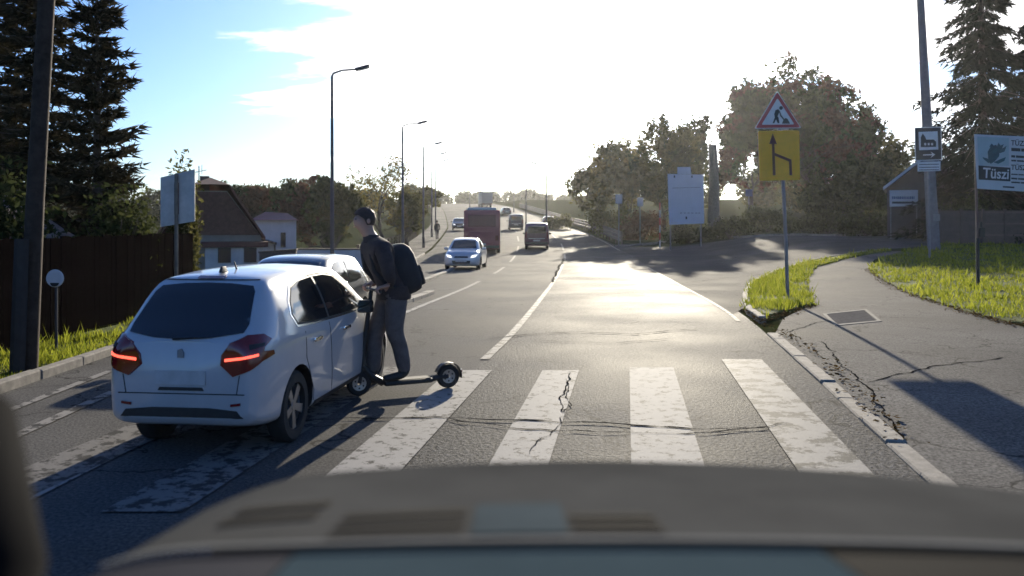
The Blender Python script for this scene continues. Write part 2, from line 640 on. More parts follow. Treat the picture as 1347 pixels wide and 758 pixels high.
island_poly = PX([(983, 408), (981, 390), (990, 373), (1020, 358), (1062, 345), (1110, 336.5), (1170, 329), (1172, 331.5), (1116, 340), (1074, 352), (1060, 367),
                  (1064, 385), (1070, 402), (1035, 411), (1003, 421)])
tag(link('grass_verge', sheet_mesh('grass_verge', island_poly, 0.05, M_TURF, 0.5, skirt=0.12)), kind='structure')
lawn_poly = PX([(1143, 353), (1160, 368), (1200, 388), (1270, 411), (1347, 431)]) + [(12.6, 14.2), (20, 13), (40, 16), (46, 34)] + \
    PX([(1346, 313), (1290, 316), (1235, 322), (1160, 340)])
tag(link('lawn', sheet_mesh('lawn', lawn_poly, 0.05, M_TURF, 0.7, skirt=0.12)), kind='structure')

# left side: kerb, grass strip, footway further on
left_strip = strip_mesh('left_verge', lambda y: -6.75, lambda y: x_left(y) - 0.14, -8, 19, 0.06, M_TURF, nx=4)
tag(link('left_verge', left_strip), kind='structure')
left_walk = strip_mesh('left_footway', lambda y: x_left(y) - 2.6, lambda y: x_left(y) - 0.14, 19.5, 300, 0.07, M_PATH, nx=4)
tag(link('left_footway', left_walk), kind='structure')


def marking(name, fx, y0, y1, w, m, off=0.010):
    me = strip_mesh(name, lambda y: fx(y) - w / 2, lambda y: fx(y) + w / 2, y0, y1, off, m, nx=1, dy0=0.4)
    return tag(link(name, me), kind='structure')


for a, b in ((3.0, 8.5), (13.5, 31), (37, 44), (50, 58), (64, 72), (80, 90), (100, 112)):
    marking('centre_line_marking', x_centre, a, b, 0.13, M_PAINT)
marking('lane_line_marking', x_lane, 11.4, 47, 0.12, M_PAINT_OLD)
for a, b in ((52, 60), (66, 76), (84, 96), (106, 120)):
    marking('lane_line_marking', x_lane, a, b, 0.14, M_PAINT)
marking('edge_line_marking', lambda y: x_left(y) + 1.15, 5.0, 14, 0.12, M_PAINT_OLD)
marking('edge_line_marking', lambda y: x_left(y) + 0.55, 6.0, 20, 0.10, M_PAINT_OLD)
marking('edge_line_marking', lambda y: x_right(y) - 0.25, 16, 44, 0.08, M_PAINT_OLD)
marking('edge_line_marking', lambda y: x_right(y) - 0.35, 66, 150, 0.12, M_PAINT)

# zebra crossing: one sheet per stripe
ZT = math.tan(R(7.5))
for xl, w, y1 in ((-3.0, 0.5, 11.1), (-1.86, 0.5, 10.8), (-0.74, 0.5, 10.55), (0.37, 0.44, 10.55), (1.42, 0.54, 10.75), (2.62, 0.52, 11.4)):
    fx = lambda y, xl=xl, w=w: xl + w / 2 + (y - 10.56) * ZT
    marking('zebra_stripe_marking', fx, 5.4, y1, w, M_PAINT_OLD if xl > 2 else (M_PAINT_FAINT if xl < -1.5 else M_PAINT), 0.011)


# sealed cracks: thin crooked bands of tar on the carriageway
def crack(pts, w, off=0.017):
    P = [Vector(p) for p in pts]
    dense = []
    for a, b in zip(P, P[1:]):
        k = max(2, int((b - a).length / 0.10))
        for i in range(k):
            dense.append(a.lerp(b, i / k))
    dense.append(P[-1])
    wv, L, Rr = 0.0, [], []
    for i, p in enumerate(dense):
        t = (dense[min(i + 1, len(dense) - 1)] - dense[max(i - 1, 0)]).normalized()
        nrm = Vector((-t.y, t.x))
        wv = wv * 0.75 + random.gauss(0, 0.02)
        ww = w * random.uniform(0.15, 1.0) * min(1, i / 3 + 0.1, (len(dense) - i) / 3)
        c = p + nrm * wv
        L.append(c + nrm * ww / 2)
        Rr.append(c - nrm * ww / 2)
    vs = [(p.x, p.y, terrain(p.x, p.y) + off) for p in L + Rr]
    n = len(L)
    me = bpy.data.meshes.new('road_crack')
    me.from_pydata(vs, [], [(i, i + 1, n + i + 1, n + i) for i in range(n - 1)])
    me.materials.append(M_TAR)
    return tag(link('road_crack', me), kind='structure')


for pts, w in (([(350, 560), (470, 551), (600, 552), (720, 556), (850, 562), (1010, 566)], 0.05),
               ([(560, 549), (680, 566), (790, 570), (905, 574), (1040, 560)], 0.035),
               ([(640, 447), (700, 441), (760, 438), (830, 441), (930, 433)], 0.045),
               ([(700, 449), (800, 453), (880, 446)], 0.03),
               ([(742, 340), (735, 352), (726, 372)], 0.10),
               ([(752, 490), (742, 512), (736, 532), (730, 545)], 0.022),
               ([(690, 600), (720, 575), (745, 548), (750, 500)], 0.014),
               ([(1080, 450), (1130, 500), (1175, 560), (1200, 600)], 0.03),
               ([(1135, 505), (1200, 490), (1270, 478), (1330, 470)], 0.035),
               ([(1030, 440), (1080, 425), (1170, 418), (1240, 420)], 0.03),
               ([(880, 355), (960, 348), (1060, 342)], 0.06),
               ([(905, 372), (960, 366), (1010, 360)], 0.04)):
    crack(PX(pts), w * 1.05)


# kerbs: every stone its own piece
def kerb(name, line, w=0.15, h=0.09, ln=0.95, gap=0.012, label=None):
    root = tag(empty(name, at(line[0][0], line[0][1])), kind='structure')
    P = [Vector(p) for p in line]
    seg = []
    acc = [0.0]
    for a, b in zip(P, P[1:]):
        acc.append(acc[-1] + (b - a).length)

    def pos(s):
        for i in range(len(P) - 1):
            if s <= acc[i + 1] or i == len(P) - 2:
                t = (s - acc[i]) / max(1e-6, acc[i + 1] - acc[i])
                return P[i].lerp(P[i + 1], t)
    s = 0.0
    while s + 0.2 < acc[-1]:
        e = min(s + ln, acc[-1])
        a, b = pos(s), pos(e - gap)
        d = (b - a)
        if d.length < 0.1:
            break
        za, zb = terrain(a.x, a.y), terrain(b.x, b.y)
        ang = math.atan2(d.y, d.x)
        dip = random.uniform(-0.012, 0.008)
        Mx = Matrix.Translation((a.x, a.y, za)) @ Matrix.Rotation(ang + random.uniform(-0.01, 0.01), 4, 'Z') @ Matrix.Rotation(-math.atan2(zb - za, d.length), 4, 'Y')
        mb = MB().box((0, -w / 2, -0.15), (d.length, w / 2, h + dip), M_KERB, Mx)
        o = mb.build('kerb_stone', [M_KERB], None, bevel=0.015, seg=1)
        o.parent = root
        o.matrix_parent_inverse = Matrix.Translation(root.location).inverted()
        s = e
    return root


kerb('crossing_kerb', [(kerb_line(y) + 0.08, y) for y in (3.5, 6.7, 10, 12.3, 14.0)], 0.17, 0.035, 0.9)
kerb('verge_kerb', PX([(1003, 422), (984, 409), (980, 390), (989, 373), (1020, 357.5), (1062, 344.5), (1110, 336.2), (1170, 328.7)]), 0.14, 0.085, 0.9)
kerb('left_kerb', [(x_left(y) - 0.07, y) for y in (-3, 4, 8, 12, 20, 30, 45, 60)], 0.14, 0.11, 1.0)
kerb('island_kerb', [(x_centre(y) - 0.55, y) for y in (19.0, 24.0)], 0.22, 0.10, 1.0)
kerb('median_kerb', [(x_centre(y) - 1.85 - (y - 28) * 0.03, y) for y in (26, 34, 42)], 0.2, 0.10, 1.0)
kerb('side_street_kerb', [side_poly[0]] + PX([(900, 313.5), (980, 312.5), (1100, 310.7), (1236, 308.6)]), 0.2, 0.14, 1.6)

# access cover let into the footpath
cov = PX([(1082, 414), (1140, 408), (1160, 424), (1098, 430)])
mb = MB()
cc = sum((Vector(p) for p in cov), Vector((0, 0))) / 4
ring = [cc + (Vector(p) - cc) * k for k in (1.0, 0.86) for p in cov]
zc = [terrain(p.x, p.y) + 0.022 for p in ring]
mb.add([(p.x, p.y, z) for p, z in zip(ring, zc)] + [(p.x, p.y, z - 0.02) for p, z in zip(ring, zc)],
       [(i, (i + 1) % 4, 4 + (i + 1) % 4, 4 + i) for i in range(4)] + [(i, 8 + i, 8 + (i + 1) % 4, (i + 1) % 4) for i in range(4)]
       + [(4 + i, 4 + (i + 1) % 4, 12 + (i + 1) % 4, 12 + i) for i in range(4)])
cv = empty('access_cover', at(cc.x, cc.y), 0, 'rectangular concrete access cover sunk in the asphalt footpath', 'access cover')
o = mb.build('cover_frame', mat('cover_edge', (0.17, 0.16, 0.145), 0.9, spec=0.05, var=0.2), cv); o.matrix_parent_inverse = Matrix.Translation(cv.location).inverted()
pl = [cc + (Vector(p) - cc) * 0.83 for p in cov]
o = MB().add([(p.x, p.y, terrain(p.x, p.y) + h_) for h_ in (0.019, -0.02) for p in pl], [(0, 1, 2, 3), (7, 6, 5, 4), (0, 4, 5, 1), (1, 5, 6, 2), (2, 6, 7, 3), (3, 7, 4, 0)]).build('cover_plate', mat('cover_concrete', (0.14, 0.132, 0.12), 0.95, spec=0.0, var=0.3, scale=14, bump=0.4), cv)
o.matrix_parent_inverse = Matrix.Translation(cv.location).inverted()


# ------------------------------------------------------------------ grass blades and fallen leaves
def in_poly(poly, xs, ys):
    inside = np.zeros(len(xs), bool)
    n = len(poly)
    j = n - 1
    for i in range(n):
        xi, yi = poly[i]
        xj, yj = poly[j]
        c = ((yi > ys) != (yj > ys)) & (xs < (xj - xi) * (ys - yi) / (yj - yi + 1e-12) + xi)
        inside ^= c
        j = i
    return inside


def fast_mesh(name, V, nper, m, mi=None):
    """V: (N, nper, 3) array, one polygon per row."""
    n = len(V)
    me = bpy.data.meshes.new(name)
    me.vertices.add(n * nper)
    me.vertices.foreach_set('co', V.reshape(-1).astype(np.float32))
    me.loops.add(n * nper)
    me.loops.foreach_set('vertex_index', np.arange(n * nper, dtype=np.int32))
    me.polygons.add(n)
    me.polygons.foreach_set('loop_start', np.arange(0, n * nper, nper, dtype=np.int32))
    for k in (m if isinstance(m, (list, tuple)) else [m]):
        me.materials.append(k)
    if mi is not None:
        me.polygons.foreach_set('material_index', mi.astype(np.int32))
    me.update(calc_edges=True)
    return me


M_GRASS = leafmat('grass_blades', (0.105, 0.135, 0.012), (0.29, 0.30, 0.035), 0.55)


def grass(name, poly, n, hmin, hmax, label, off=0.05, m=None, w=0.012, dens=None):
    xs = [p[0] for p in poly]
    ys = [p[1] for p in poly]
    X = RNG.uniform(min(xs), max(xs), n * 6)
    Y = RNG.uniform(min(ys), max(ys), n * 6)
    keep = in_poly(poly, X, Y) & (RNG.random(len(X)) < np.clip((14.0 / np.maximum(Y, 6)) ** 1.3, 0.05, 1.0))
    X, Y = X[keep][:n], Y[keep][:n]
    bare = np.sin(X * 1.9 + 1.3 * np.sin(Y * 0.8)) + np.sin(Y * 1.4 + X * 0.7 + 2) + RNG.normal(0, 0.5, len(X))
    kk = bare > -1.1
    X, Y = X[kk], Y[kk]
    X = X + RNG.normal(0, 0.07, len(X))
    Y = Y + RNG.normal(0, 0.09, len(Y))
    Z = np.array([terrain(a, b) for a, b in zip(X, Y)]) + off - 0.04
    k = len(X)
    clump = 0.55 + 0.9 * (np.sin(X * 2.1 + np.sin(Y * 1.7) * 2) * np.sin(Y * 1.3 + 1.0) * 0.5 + 0.5)
    h = RNG.uniform(hmin, hmax, k) * clump + 0.03
    h *= np.where(RNG.random(k) < 0.04, 1.9, 1.0)
    th = RNG.uniform(0, 2 * np.pi, k)
    sc = np.clip(Y / 12.0, 1.0, 3.0)
    ww = w * sc * RNG.uniform(0.7, 1.4, k)
    lean = RNG.normal(0, 0.35, (k, 2)) * h[:, None]
    V = np.zeros((k, 3, 3))
    V[:, 0] = np.stack([X - ww * np.cos(th), Y - ww * np.sin(th), Z], 1)
    V[:, 1] = np.stack([X + ww * np.cos(th), Y + ww * np.sin(th), Z], 1)
    V[:, 2] = np.stack([X + lean[:, 0], Y + lean[:, 1], Z + h], 1)
    o = link(name, fast_mesh(name, V, 3, m or M_GRASS))
    return tag(o, label, 'grass', kind='stuff')


grass('lawn_grass', lawn_poly, 90000, 0.05, 0.17, 'sunlit yellow green grass on the bank right of the footpath')
grass('verge_grass', island_poly, 30000, 0.05, 0.16, 'tongue of sunlit grass round the roadworks sign post')
lv = [(-6.7, -2), (-5.5, -2), (-5.62, 8), (-5.6, 19), (-6.7, 19)]
grass('roadside_grass', lv, 26000, 0.03, 0.11, 'strip of grass between dark fence and left kerb', 0.06)


def litter(name, pts, n, spread, label):
    C = np.array(pts)
    i = RNG.integers(0, len(C) - 1, n)
    t = RNG.random(n)
    P = C[i] * (1 - t)[:, None] + C[i + 1] * t[:, None] + RNG.normal(0, spread, (n, 2))
    V = np.zeros((n, 4, 3))
    s = RNG.uniform(0.015, 0.045, n)
    a = RNG.uniform(0, 6.28, n)
    Z = np.array([terrain(x, y) for x, y in P]) + 0.026 + RNG.random(n) * 0.03
    for k in range(4):
        th = a + k * np.pi / 2
        rr = s * (1.0 if k % 2 else 0.6)
        V[:, k] = np.stack([P[:, 0] + rr * np.cos(th), P[:, 1] + rr * np.sin(th), Z + RNG.normal(0, 0.008, n)], 1)
    tag(link(name, fast_mesh(name, V, 4, M_LEAFLITTER)), label, 'leaves', kind='stuff')


litter('fallen_leaves', PX([(995, 424), (1030, 440), (1080, 470), (1140, 530), (1200, 590)]), 260, 0.09, 'brown leaves and grit gathered along the crossing kerb')
litter('grass_edge_leaves', PX([(1143, 354), (1160, 369), (1200, 389), (1270, 412), (1347, 432)]), 1600, 0.12, 'brown leaves and soil along the edge of the lawn')
litter('verge_leaves', PX([(985, 410), (1003, 424), (1035, 413), (1070, 404)]), 500, 0.10, 'brown leaves at the near tip of the grass verge')
# ------------------------------------------------------------------ trees and shrubs
M_BARK = mat('bark', (0.050, 0.038, 0.028), 0.9, var=0.4, scale=7, bump=0.9, bscale=22, bdist=0.04)
M_BARK_G = mat('bark_grey', (0.12, 0.115, 0.105), 0.9, var=0.35, scale=6, bump=0.7, bscale=18, bdist=0.03)
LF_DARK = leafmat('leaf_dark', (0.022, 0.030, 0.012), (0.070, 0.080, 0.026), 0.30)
LF_BROWN = leafmat('leaf_bronze_flare', (0.055, 0.028, 0.018), (0.125, 0.062, 0.036), 0.4)  # red lens flare over the crowns put into the leaf colour
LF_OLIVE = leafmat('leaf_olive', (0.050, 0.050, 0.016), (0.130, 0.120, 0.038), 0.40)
LF_YELLOW = leafmat('leaf_yellow', (0.090, 0.075, 0.018), (0.200, 0.160, 0.045), 0.45)
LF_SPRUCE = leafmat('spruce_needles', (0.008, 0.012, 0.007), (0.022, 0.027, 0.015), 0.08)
LF_HEDGE = leafmat('hedge_leaves', (0.028, 0.036, 0.013), (0.085, 0.095, 0.030), 0.35)


LF_CONIFER = leafmat('conifer_needles', (0.018, 0.017, 0.010), (0.058, 0.048, 0.027), 0.2)  # brown tint carries the red lens flare in the needle colour


def leaf_quads(C, size, flat=0.0):
    n = len(C)
    a = RNG.normal(size=(n, 3)); a[:, 2] *= (1 - flat)
    a /= np.linalg.norm(a, axis=1)[:, None]
    b = RNG.normal(size=(n, 3))
    b -= a * (a * b).sum(1)[:, None]
    b /= np.linalg.norm(b, axis=1)[:, None]
    s = size * RNG.uniform(0.55, 1.35, n)[:, None]
    V = np.zeros((n, 4, 3))
    V[:, 0] = C - a * s
    V[:, 1] = C - b * s * 0.45 + a * s * 0.1
    V[:, 2] = C + a * s
    V[:, 3] = C + b * s * 0.45 + a * s * 0.1
    return V


def branch_tree(base, top_h, spread, seed, levels=4, r0=0.18, lobes=None, split=3):
    """Tapered trunk with forking limbs; returns the mesh builder and the twig tips."""
    rnd = random.Random(seed)
    mb = MB()
    tips = []

    def grow(p, d, ln, r, lev):
        pts, rs = [p], [r]
        k = 4
        q = p
        dd = d
        for i in range(k):
            dd = (dd + Vector((rnd.gauss(0, 0.13), rnd.gauss(0, 0.13), rnd.gauss(0.03, 0.08)))).normalized()
            q = q + dd * ln / k
            pts.append(q)
            rs.append(r * (1 - 0.45 * (i + 1) / k))
        mb.tube(pts, rs, None, n=7 if lev < 2 else (5 if lev < 3 else 3), caps=False)
        if lev >= 2:
            tips.extend(pts[1:])
        if lev < levels:
            for i in range(split + (1 if lev == 0 else 0)):
                az = rnd.uniform(0, 2 * math.pi)
                tilt = rnd.uniform(0.35, 0.85) * spread
                ax = dd.orthogonal().normalized()
                nd = dd.copy()
                nd.rotate(Matrix.Rotation(tilt, 3, ax))
                nd.rotate(Matrix.Rotation(az, 3, dd))
                start = pts[-1] if i == 0 else pts[rnd.choice((2, 3, 4))]
                grow(start, nd, ln * rnd.uniform(0.6, 0.82), r * 0.52, lev + 1)
    grow(Vector((0, 0, -0.1)), Vector((0, 0, 1)), top_h * 0.34, r0, 0)
    return mb, tips


def leafy_tree(name, base, H, rx, rz, n, leaf, m, label, seed=1, crown_z=None, dens=0.75, cat='tree', group=None, bark=None, lobes=9, r0=0.2, spread=1.0, levels=4):
    """Trunk and limbs, then leaves in uneven clumps held by the limbs through the crown's volume."""
    rng = np.random.default_rng(seed)
    rnd = random.Random(seed)
    root = empty(name, base, 0, label, cat, group)
    mb, tips = branch_tree(base, H, spread, seed, levels, r0)
    tp = np.array([tuple(t) for t in tips])
    cz = crown_z if crown_z is not None else H - rz
    # bring the limbs into the crown's envelope
    c0 = np.array([0, 0, cz])
    ext = np.percentile(np.abs(tp - tp.mean(0)), 92, axis=0) + 1e-6
    sc = np.array([rx / ext[0] * 0.62, rx / ext[1] * 0.62, rz / ext[2] * 0.62])
    mean = tp.mean(0)
    top = H * 0.30
    for v in mb.v:
        if v.z > top * 0.55:
            k = min(1.0, (v.z - top * 0.55) / (top * 0.9))
            q = (np.array(v) - mean) * sc + c0
            v.x += (q[0] - v.x) * k
            v.y += (q[1] - v.y) * k
            v.z += (q[2] - v.z) * k
    tp = (tp - mean) * sc + c0
    mb.build('trunk', bark or M_BARK, root, smooth=True)
    # uneven outline: lobes of different size
    cl = []
    for i in range(lobes):
        th, ph = rnd.uniform(0, 6.28), rnd.uniform(-0.75, 1.2)
        rr = rnd.uniform(0.45, 0.95)
        cl.append((math.cos(th) * math.cos(ph) * rx * rr, math.sin(th) * math.cos(ph) * rx * rr, cz + math.sin(ph) * rz * rr * 0.9,
                   rnd.uniform(0.28, 0.5)))
    cl = np.array(cl)
    nt = int(n * 0.45)
    pick = tp[rng.integers(0, len(tp), nt)] + rng.normal(0, 1, (nt, 3)) * np.array([rx, rx, rz]) * 0.055
    nl = n - nt
    i = rng.integers(0, len(cl), nl)
    sub = rng.normal(0, 1, (140, 3))
    sub /= np.linalg.norm(sub, axis=1)[:, None]
    sub *= rng.uniform(0.45, 1.05, 140)[:, None]
    j = rng.integers(0, 140, nl)
    off = sub[(j * (i + 3)) % 140] + rng.normal(0, 0.085, (nl, 3))
    lob = cl[i, :3] + off * cl[i, 3][:, None] * np.array([rx, rx, rz])
    C = np.concatenate([pick, lob])
    C = C[C[:, 2] > H * 0.10]
    q = (C - c0) / np.array([rx, rx, rz])
    wob = 1.0 + 0.10 * np.sin(5 * np.arctan2(q[:, 1], q[:, 0]) + seed) + 0.08 * np.sin(7 * q[:, 2] + seed)
    C = C[np.linalg.norm(q, axis=1) < wob * rng.uniform(0.92, 1.10, len(C))]
    V = leaf_quads(C, leaf)
    ms = m if isinstance(m, (list, tuple)) else [m]
    mi = None
    if len(ms) > 1:
        # second kind of leaf on some clumps only
        hsh = np.sin(C[:, 0] * 1.3) + np.sin(C[:, 1] * 1.1 + 2) + np.sin(C[:, 2] * 1.7 + 1)
        mi = (hsh + rng.normal(0, 0.22, len(C)) > 0.3).astype(np.int32)
    link('crown', fast_mesh('crown', V, 4, ms, mi), root)
    return root


def conifer(name, base, H, rad, label, seed, n_whorl=26, needles=70, m=None, droop=0.35, bare=0.06, group=None, upsweep=0.0, leaf=0.12, power=0.85):
    """Straight leader, whorls of drooping boughs, each bough clothed in sprays of needles."""
    rnd = random.Random(seed)
    rng = np.random.default_rng(seed)
    root = empty(name, base, 0, label, 'tree', group)
    tr = MB().tube([(0, 0, -0.1), (0, 0, H * 0.5), (0.02 * H * rnd.uniform(-1, 1), 0, H)], [0.018 * H, 0.011 * H, 0.01], None, n=8)
    C = []
    D = []
    for w in range(n_whorl):
        t = bare + (1 - bare) * (w + rnd.uniform(-0.3, 0.3)) / n_whorl
        t = min(0.985, max(bare, t))
        z = H * t
        R0 = rad * (1 - t) ** power * rnd.uniform(0.75, 1.12) + 0.08
        k = rnd.randint(6, 9)
        a0 = rnd.uniform(0, 6.28)
        for i in range(k):
            a = a0 + i * 2 * math.pi / k + rnd.uniform(-0.4, 0.4)
            z = min(H * 0.985, max(H * bare, H * t + rnd.uniform(-0.75, 0.75) * H / n_whorl))
            ln = R0 * rnd.uniform(0.5, 1.18)
            dz = -droop * ln * rnd.uniform(0.6, 1.3) + upsweep * ln
            tip = Vector((math.cos(a) * ln, math.sin(a) * ln, z + dz))
            mid = Vector((math.cos(a) * ln * 0.5, math.sin(a) * ln * 0.5, z + dz * 0.35))
            tr.tube([(0, 0, z), mid, tip], [0.012 * ln + 0.012, 0.008 * ln + 0.006, 0.004], None, n=3, caps=False)
            nn = int(needles * (0.35 + 0.65 * ln / max(rad, 0.1)))
            s = rng.uniform(0.12, 1.02, nn)
            p = np.outer((1 - s) ** 2, (0, 0, z)) + np.outer(2 * s * (1 - s), mid) + np.outer(s ** 2, tip)
            side = rng.normal(0, 0.13, nn) * ln * (1.1 - s * 0.7)
            p[:, 0] += -math.sin(a) * side
            p[:, 1] += math.cos(a) * side
            p[:, 2] -= np.abs(rng.normal(0, 0.10, nn)) * ln * 0.8 + 0.01
            C.append(p)
            d = np.tile(np.array([math.cos(a), math.sin(a), -0.4 - droop + upsweep * 2]), (nn, 1)) + rng.normal(0, 0.45, (nn, 3))
            D.append(d)
    tr.build('trunk', M_BARK, root, smooth=True)
    C, D = np.concatenate(C), np.concatenate(D)
    D /= np.linalg.norm(D, axis=1)[:, None]
    n = len(C)
    b = np.cross(D, rng.normal(size=(n, 3)))
    b /= np.linalg.norm(b, axis=1)[:, None]
    s = leaf * rng.uniform(0.6, 1.5, n)[:, None]
    V = np.stack([C - b * s * 0.28, C + D * s * 0.9 - b * s * 0.12, C + D * s * 1.7, C + b * s * 0.28], 1)
    link('crown', fast_mesh('crown', V, 4, m or LF_SPRUCE), root)
    return root


def bush(name, base, rx, ry, h, n, leaf, m, label, seed, group=None, cat='bush'):
    rng = np.random.default_rng(seed)
    root = empty(name, base, 0, label, cat, group)
    mb = MB()
    rnd = random.Random(seed)
    for i in range(9):
        a = rnd.uniform(0, 6.28)
        mb.tube([(0, 0, -0.1), (math.cos(a) * rx * 0.3, math.sin(a) * ry * 0.3, h * 0.5), (math.cos(a) * rx * 0.7, math.sin(a) * ry * 0.7, h * 0.85)], [0.03, 0.02, 0.008], None, n=4, caps=False)
    mb.build('stem', M_BARK, root)
    K = 26
    c = rng.uniform(-1, 1, (K, 3)) * np.array([rx * 0.75, ry * 0.75, h * 0.32]) + np.array([0, 0, h * 0.52])
    i = rng.integers(0, K, n)
    C = c[i] + rng.normal(0, 0.19, (n, 3)) * np.array([min(rx, h), ry, h * 0.9])
    C[:, 2] = np.clip(C[:, 2], 0.02, h * 1.15)
    link('crown', fast_mesh('crown', leaf_quads(C, leaf), 4, m), root)
    return root


# left: pair of tall dark conifers behind the fence, and lower ones that close the gap
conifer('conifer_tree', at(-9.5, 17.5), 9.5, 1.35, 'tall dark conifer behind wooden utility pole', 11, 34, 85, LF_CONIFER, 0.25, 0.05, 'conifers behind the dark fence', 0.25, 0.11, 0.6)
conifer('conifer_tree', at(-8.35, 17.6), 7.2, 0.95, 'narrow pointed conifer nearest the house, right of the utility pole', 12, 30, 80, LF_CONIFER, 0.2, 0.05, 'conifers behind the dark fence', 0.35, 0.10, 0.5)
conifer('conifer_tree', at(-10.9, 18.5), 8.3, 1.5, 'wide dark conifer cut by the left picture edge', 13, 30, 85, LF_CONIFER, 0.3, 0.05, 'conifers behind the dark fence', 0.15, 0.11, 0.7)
bush('hedge_bush', at(-8.6, 14.6), 0.9, 1.0, 2.5, 7000, 0.07, LF_DARK, 'dark bush behind the fence under the conifers', 21, 'bushes behind the dark fence')
bush('hedge_bush', at(-7.6, 16.6), 0.7, 0.9, 2.2, 6000, 0.06, LF_HEDGE, 'green bush spilling over the fence beside the blank sign', 22, 'bushes behind the dark fence')
bush('hedge_bush', at(-9.8, 12.6), 1.2, 1.0, 2.7, 7000, 0.08, LF_DARK, 'dark bush behind the fence at the left picture edge', 23, 'bushes behind the dark fence')
bush('ivy_bush', at(-7.35, 19.5), 0.35, 0.5, 3.0, 5000, 0.06, LF_OLIVE, 'slim leafy climber between the blank sign and the house gable', 24)

# left: trees behind the houses
leafy_tree('broadleaf_tree', at(-21.5, 70), 6.6, 3.0, 2.6, 14000, 0.20, [LF_DARK, LF_BROWN], 'round bronze tree behind the red house roof', 31, group='trees behind the houses')
leafy_tree('broadleaf_tree', at(-17.0, 68), 6.9, 2.6, 2.9, 14000, 0.20, [LF_DARK, LF_BROWN], 'bronze tree just left of the tall lamp post', 32, group='trees behind the houses')
leafy_tree('broadleaf_tree', at(-19.3, 74), 5.6, 2.8, 2.3, 11000, 0.20, [LF_BROWN, LF_DARK], 'low bronze tree above the white house', 36, group='trees behind the houses')
leafy_tree('broadleaf_tree', at(-13.2, 66), 6.6, 2.3, 2.8, 13000, 0.19, [LF_DARK, LF_OLIVE], 'olive tree behind the rider and right of the tall lamp post', 33, group='trees behind the houses')
leafy_tree('sparse_tree', at(-12.0, 82), 9.0, 4.0, 3.8, 2600, 0.16, LF_YELLOW, 'nearly bare tree with spreading twigs beside the left footway', 34, levels=5, r0=0.22)
leafy_tree('autumn_tree', at(-8.6, 72), 4.8, 1.7, 2.1, 7000, 0.16, [LF_YELLOW, LF_OLIVE], 'yellow autumn tree leaning over the left footway', 35)
leafy_tree('distant_tree', at(-13.5, 130), 6.0, 3.2, 2.3, 3600, 0.3, LF_OLIVE, 'small hazy tree far up the left footway', 37, group='trees far up the road')
leafy_tree('distant_tree', at(-20.5, 190), 6.5, 5.0, 2.6, 3600, 0.4, LF_DARK, 'small dark tree on the skyline left of the lorry', 38, group='trees far up the road')

# right: belt of trees beyond the side street
G1 = 'trees beyond the side street'
leafy_tree('broadleaf_tree', at(11.6, 92), 11.2, 3.9, 4.8, 9000, 0.24, [LF_OLIVE, LF_YELLOW], 'airy olive tree nearest the road barrier', 41, group=G1, r0=0.2, lobes=12)
leafy_tree('broadleaf_tree', at(14.6, 84), 11.8, 3.9, 5.2, 13000, 0.24, [LF_OLIVE, LF_DARK], 'olive tree left of the white notice board', 42, group=G1, lobes=12)
leafy_tree('broadleaf_tree', at(9.8, 104), 8.6, 3.2, 3.8, 7000, 0.25, LF_OLIVE, 'small sparse tree leaning over the far barrier', 43, group=G1)
leafy_tree('broadleaf_tree', at(21.0, 100), 13.5, 2.7, 5.2, 4500, 0.25, [LF_OLIVE, LF_DARK], 'thin tree with open crown right of the notice board', 44, group=G1, lobes=7)
leafy_tree('broadleaf_tree', at(27.7, 101), 17.0, 5.9, 7.4, 21000, 0.33, [LF_DARK, LF_BROWN], 'big dense tree with flare-tinted leaves behind the roadworks sign', 45, group=G1, lobes=14, r0=0.3)
leafy_tree('broadleaf_tree', at(34.4, 100), 19.0, 7.3, 8.7, 26000, 0.34, [LF_DARK, LF_BROWN], 'biggest round dark tree between roadworks sign and church sign', 46, group=G1, lobes=16, r0=0.34)
leafy_tree('broadleaf_tree', at(39.4, 98), 13.4, 3.3, 6.6, 14000, 0.30, LF_DARK, 'dark tree at the right end of the tree belt', 47, group=G1, lobes=9)
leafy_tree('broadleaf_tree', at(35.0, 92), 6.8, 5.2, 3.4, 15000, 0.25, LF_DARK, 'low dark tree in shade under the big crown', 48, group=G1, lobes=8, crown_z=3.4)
leafy_tree('distant_tree', at(43, 100), 10.5, 3.6, 3.8, 4500, 0.26, LF_OLIVE, 'pale tree seen in the gap left of the tall pole', 49)
tk = MB().tube([(0, 0, -0.2), (0.05, 0, 4), (-0.1, 0, 8.2)], [0.62, 0.52, 0.42], None, n=12)
st = empty('bare_trunk', at(20.3, 88), 0, 'thick bare grey trunk right of the notice board', 'tree trunk')
tk.build('trunk', M_BARK_G, st, smooth=True)

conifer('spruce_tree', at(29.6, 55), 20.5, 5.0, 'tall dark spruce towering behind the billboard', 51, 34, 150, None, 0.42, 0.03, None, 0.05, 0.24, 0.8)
conifer('spruce_tree', at(34.6, 58), 15.0, 4.8, 'dark spruce cut by the right picture edge', 52, 28, 130, None, 0.4, 0.03, None, 0.05, 0.24, 0.8)

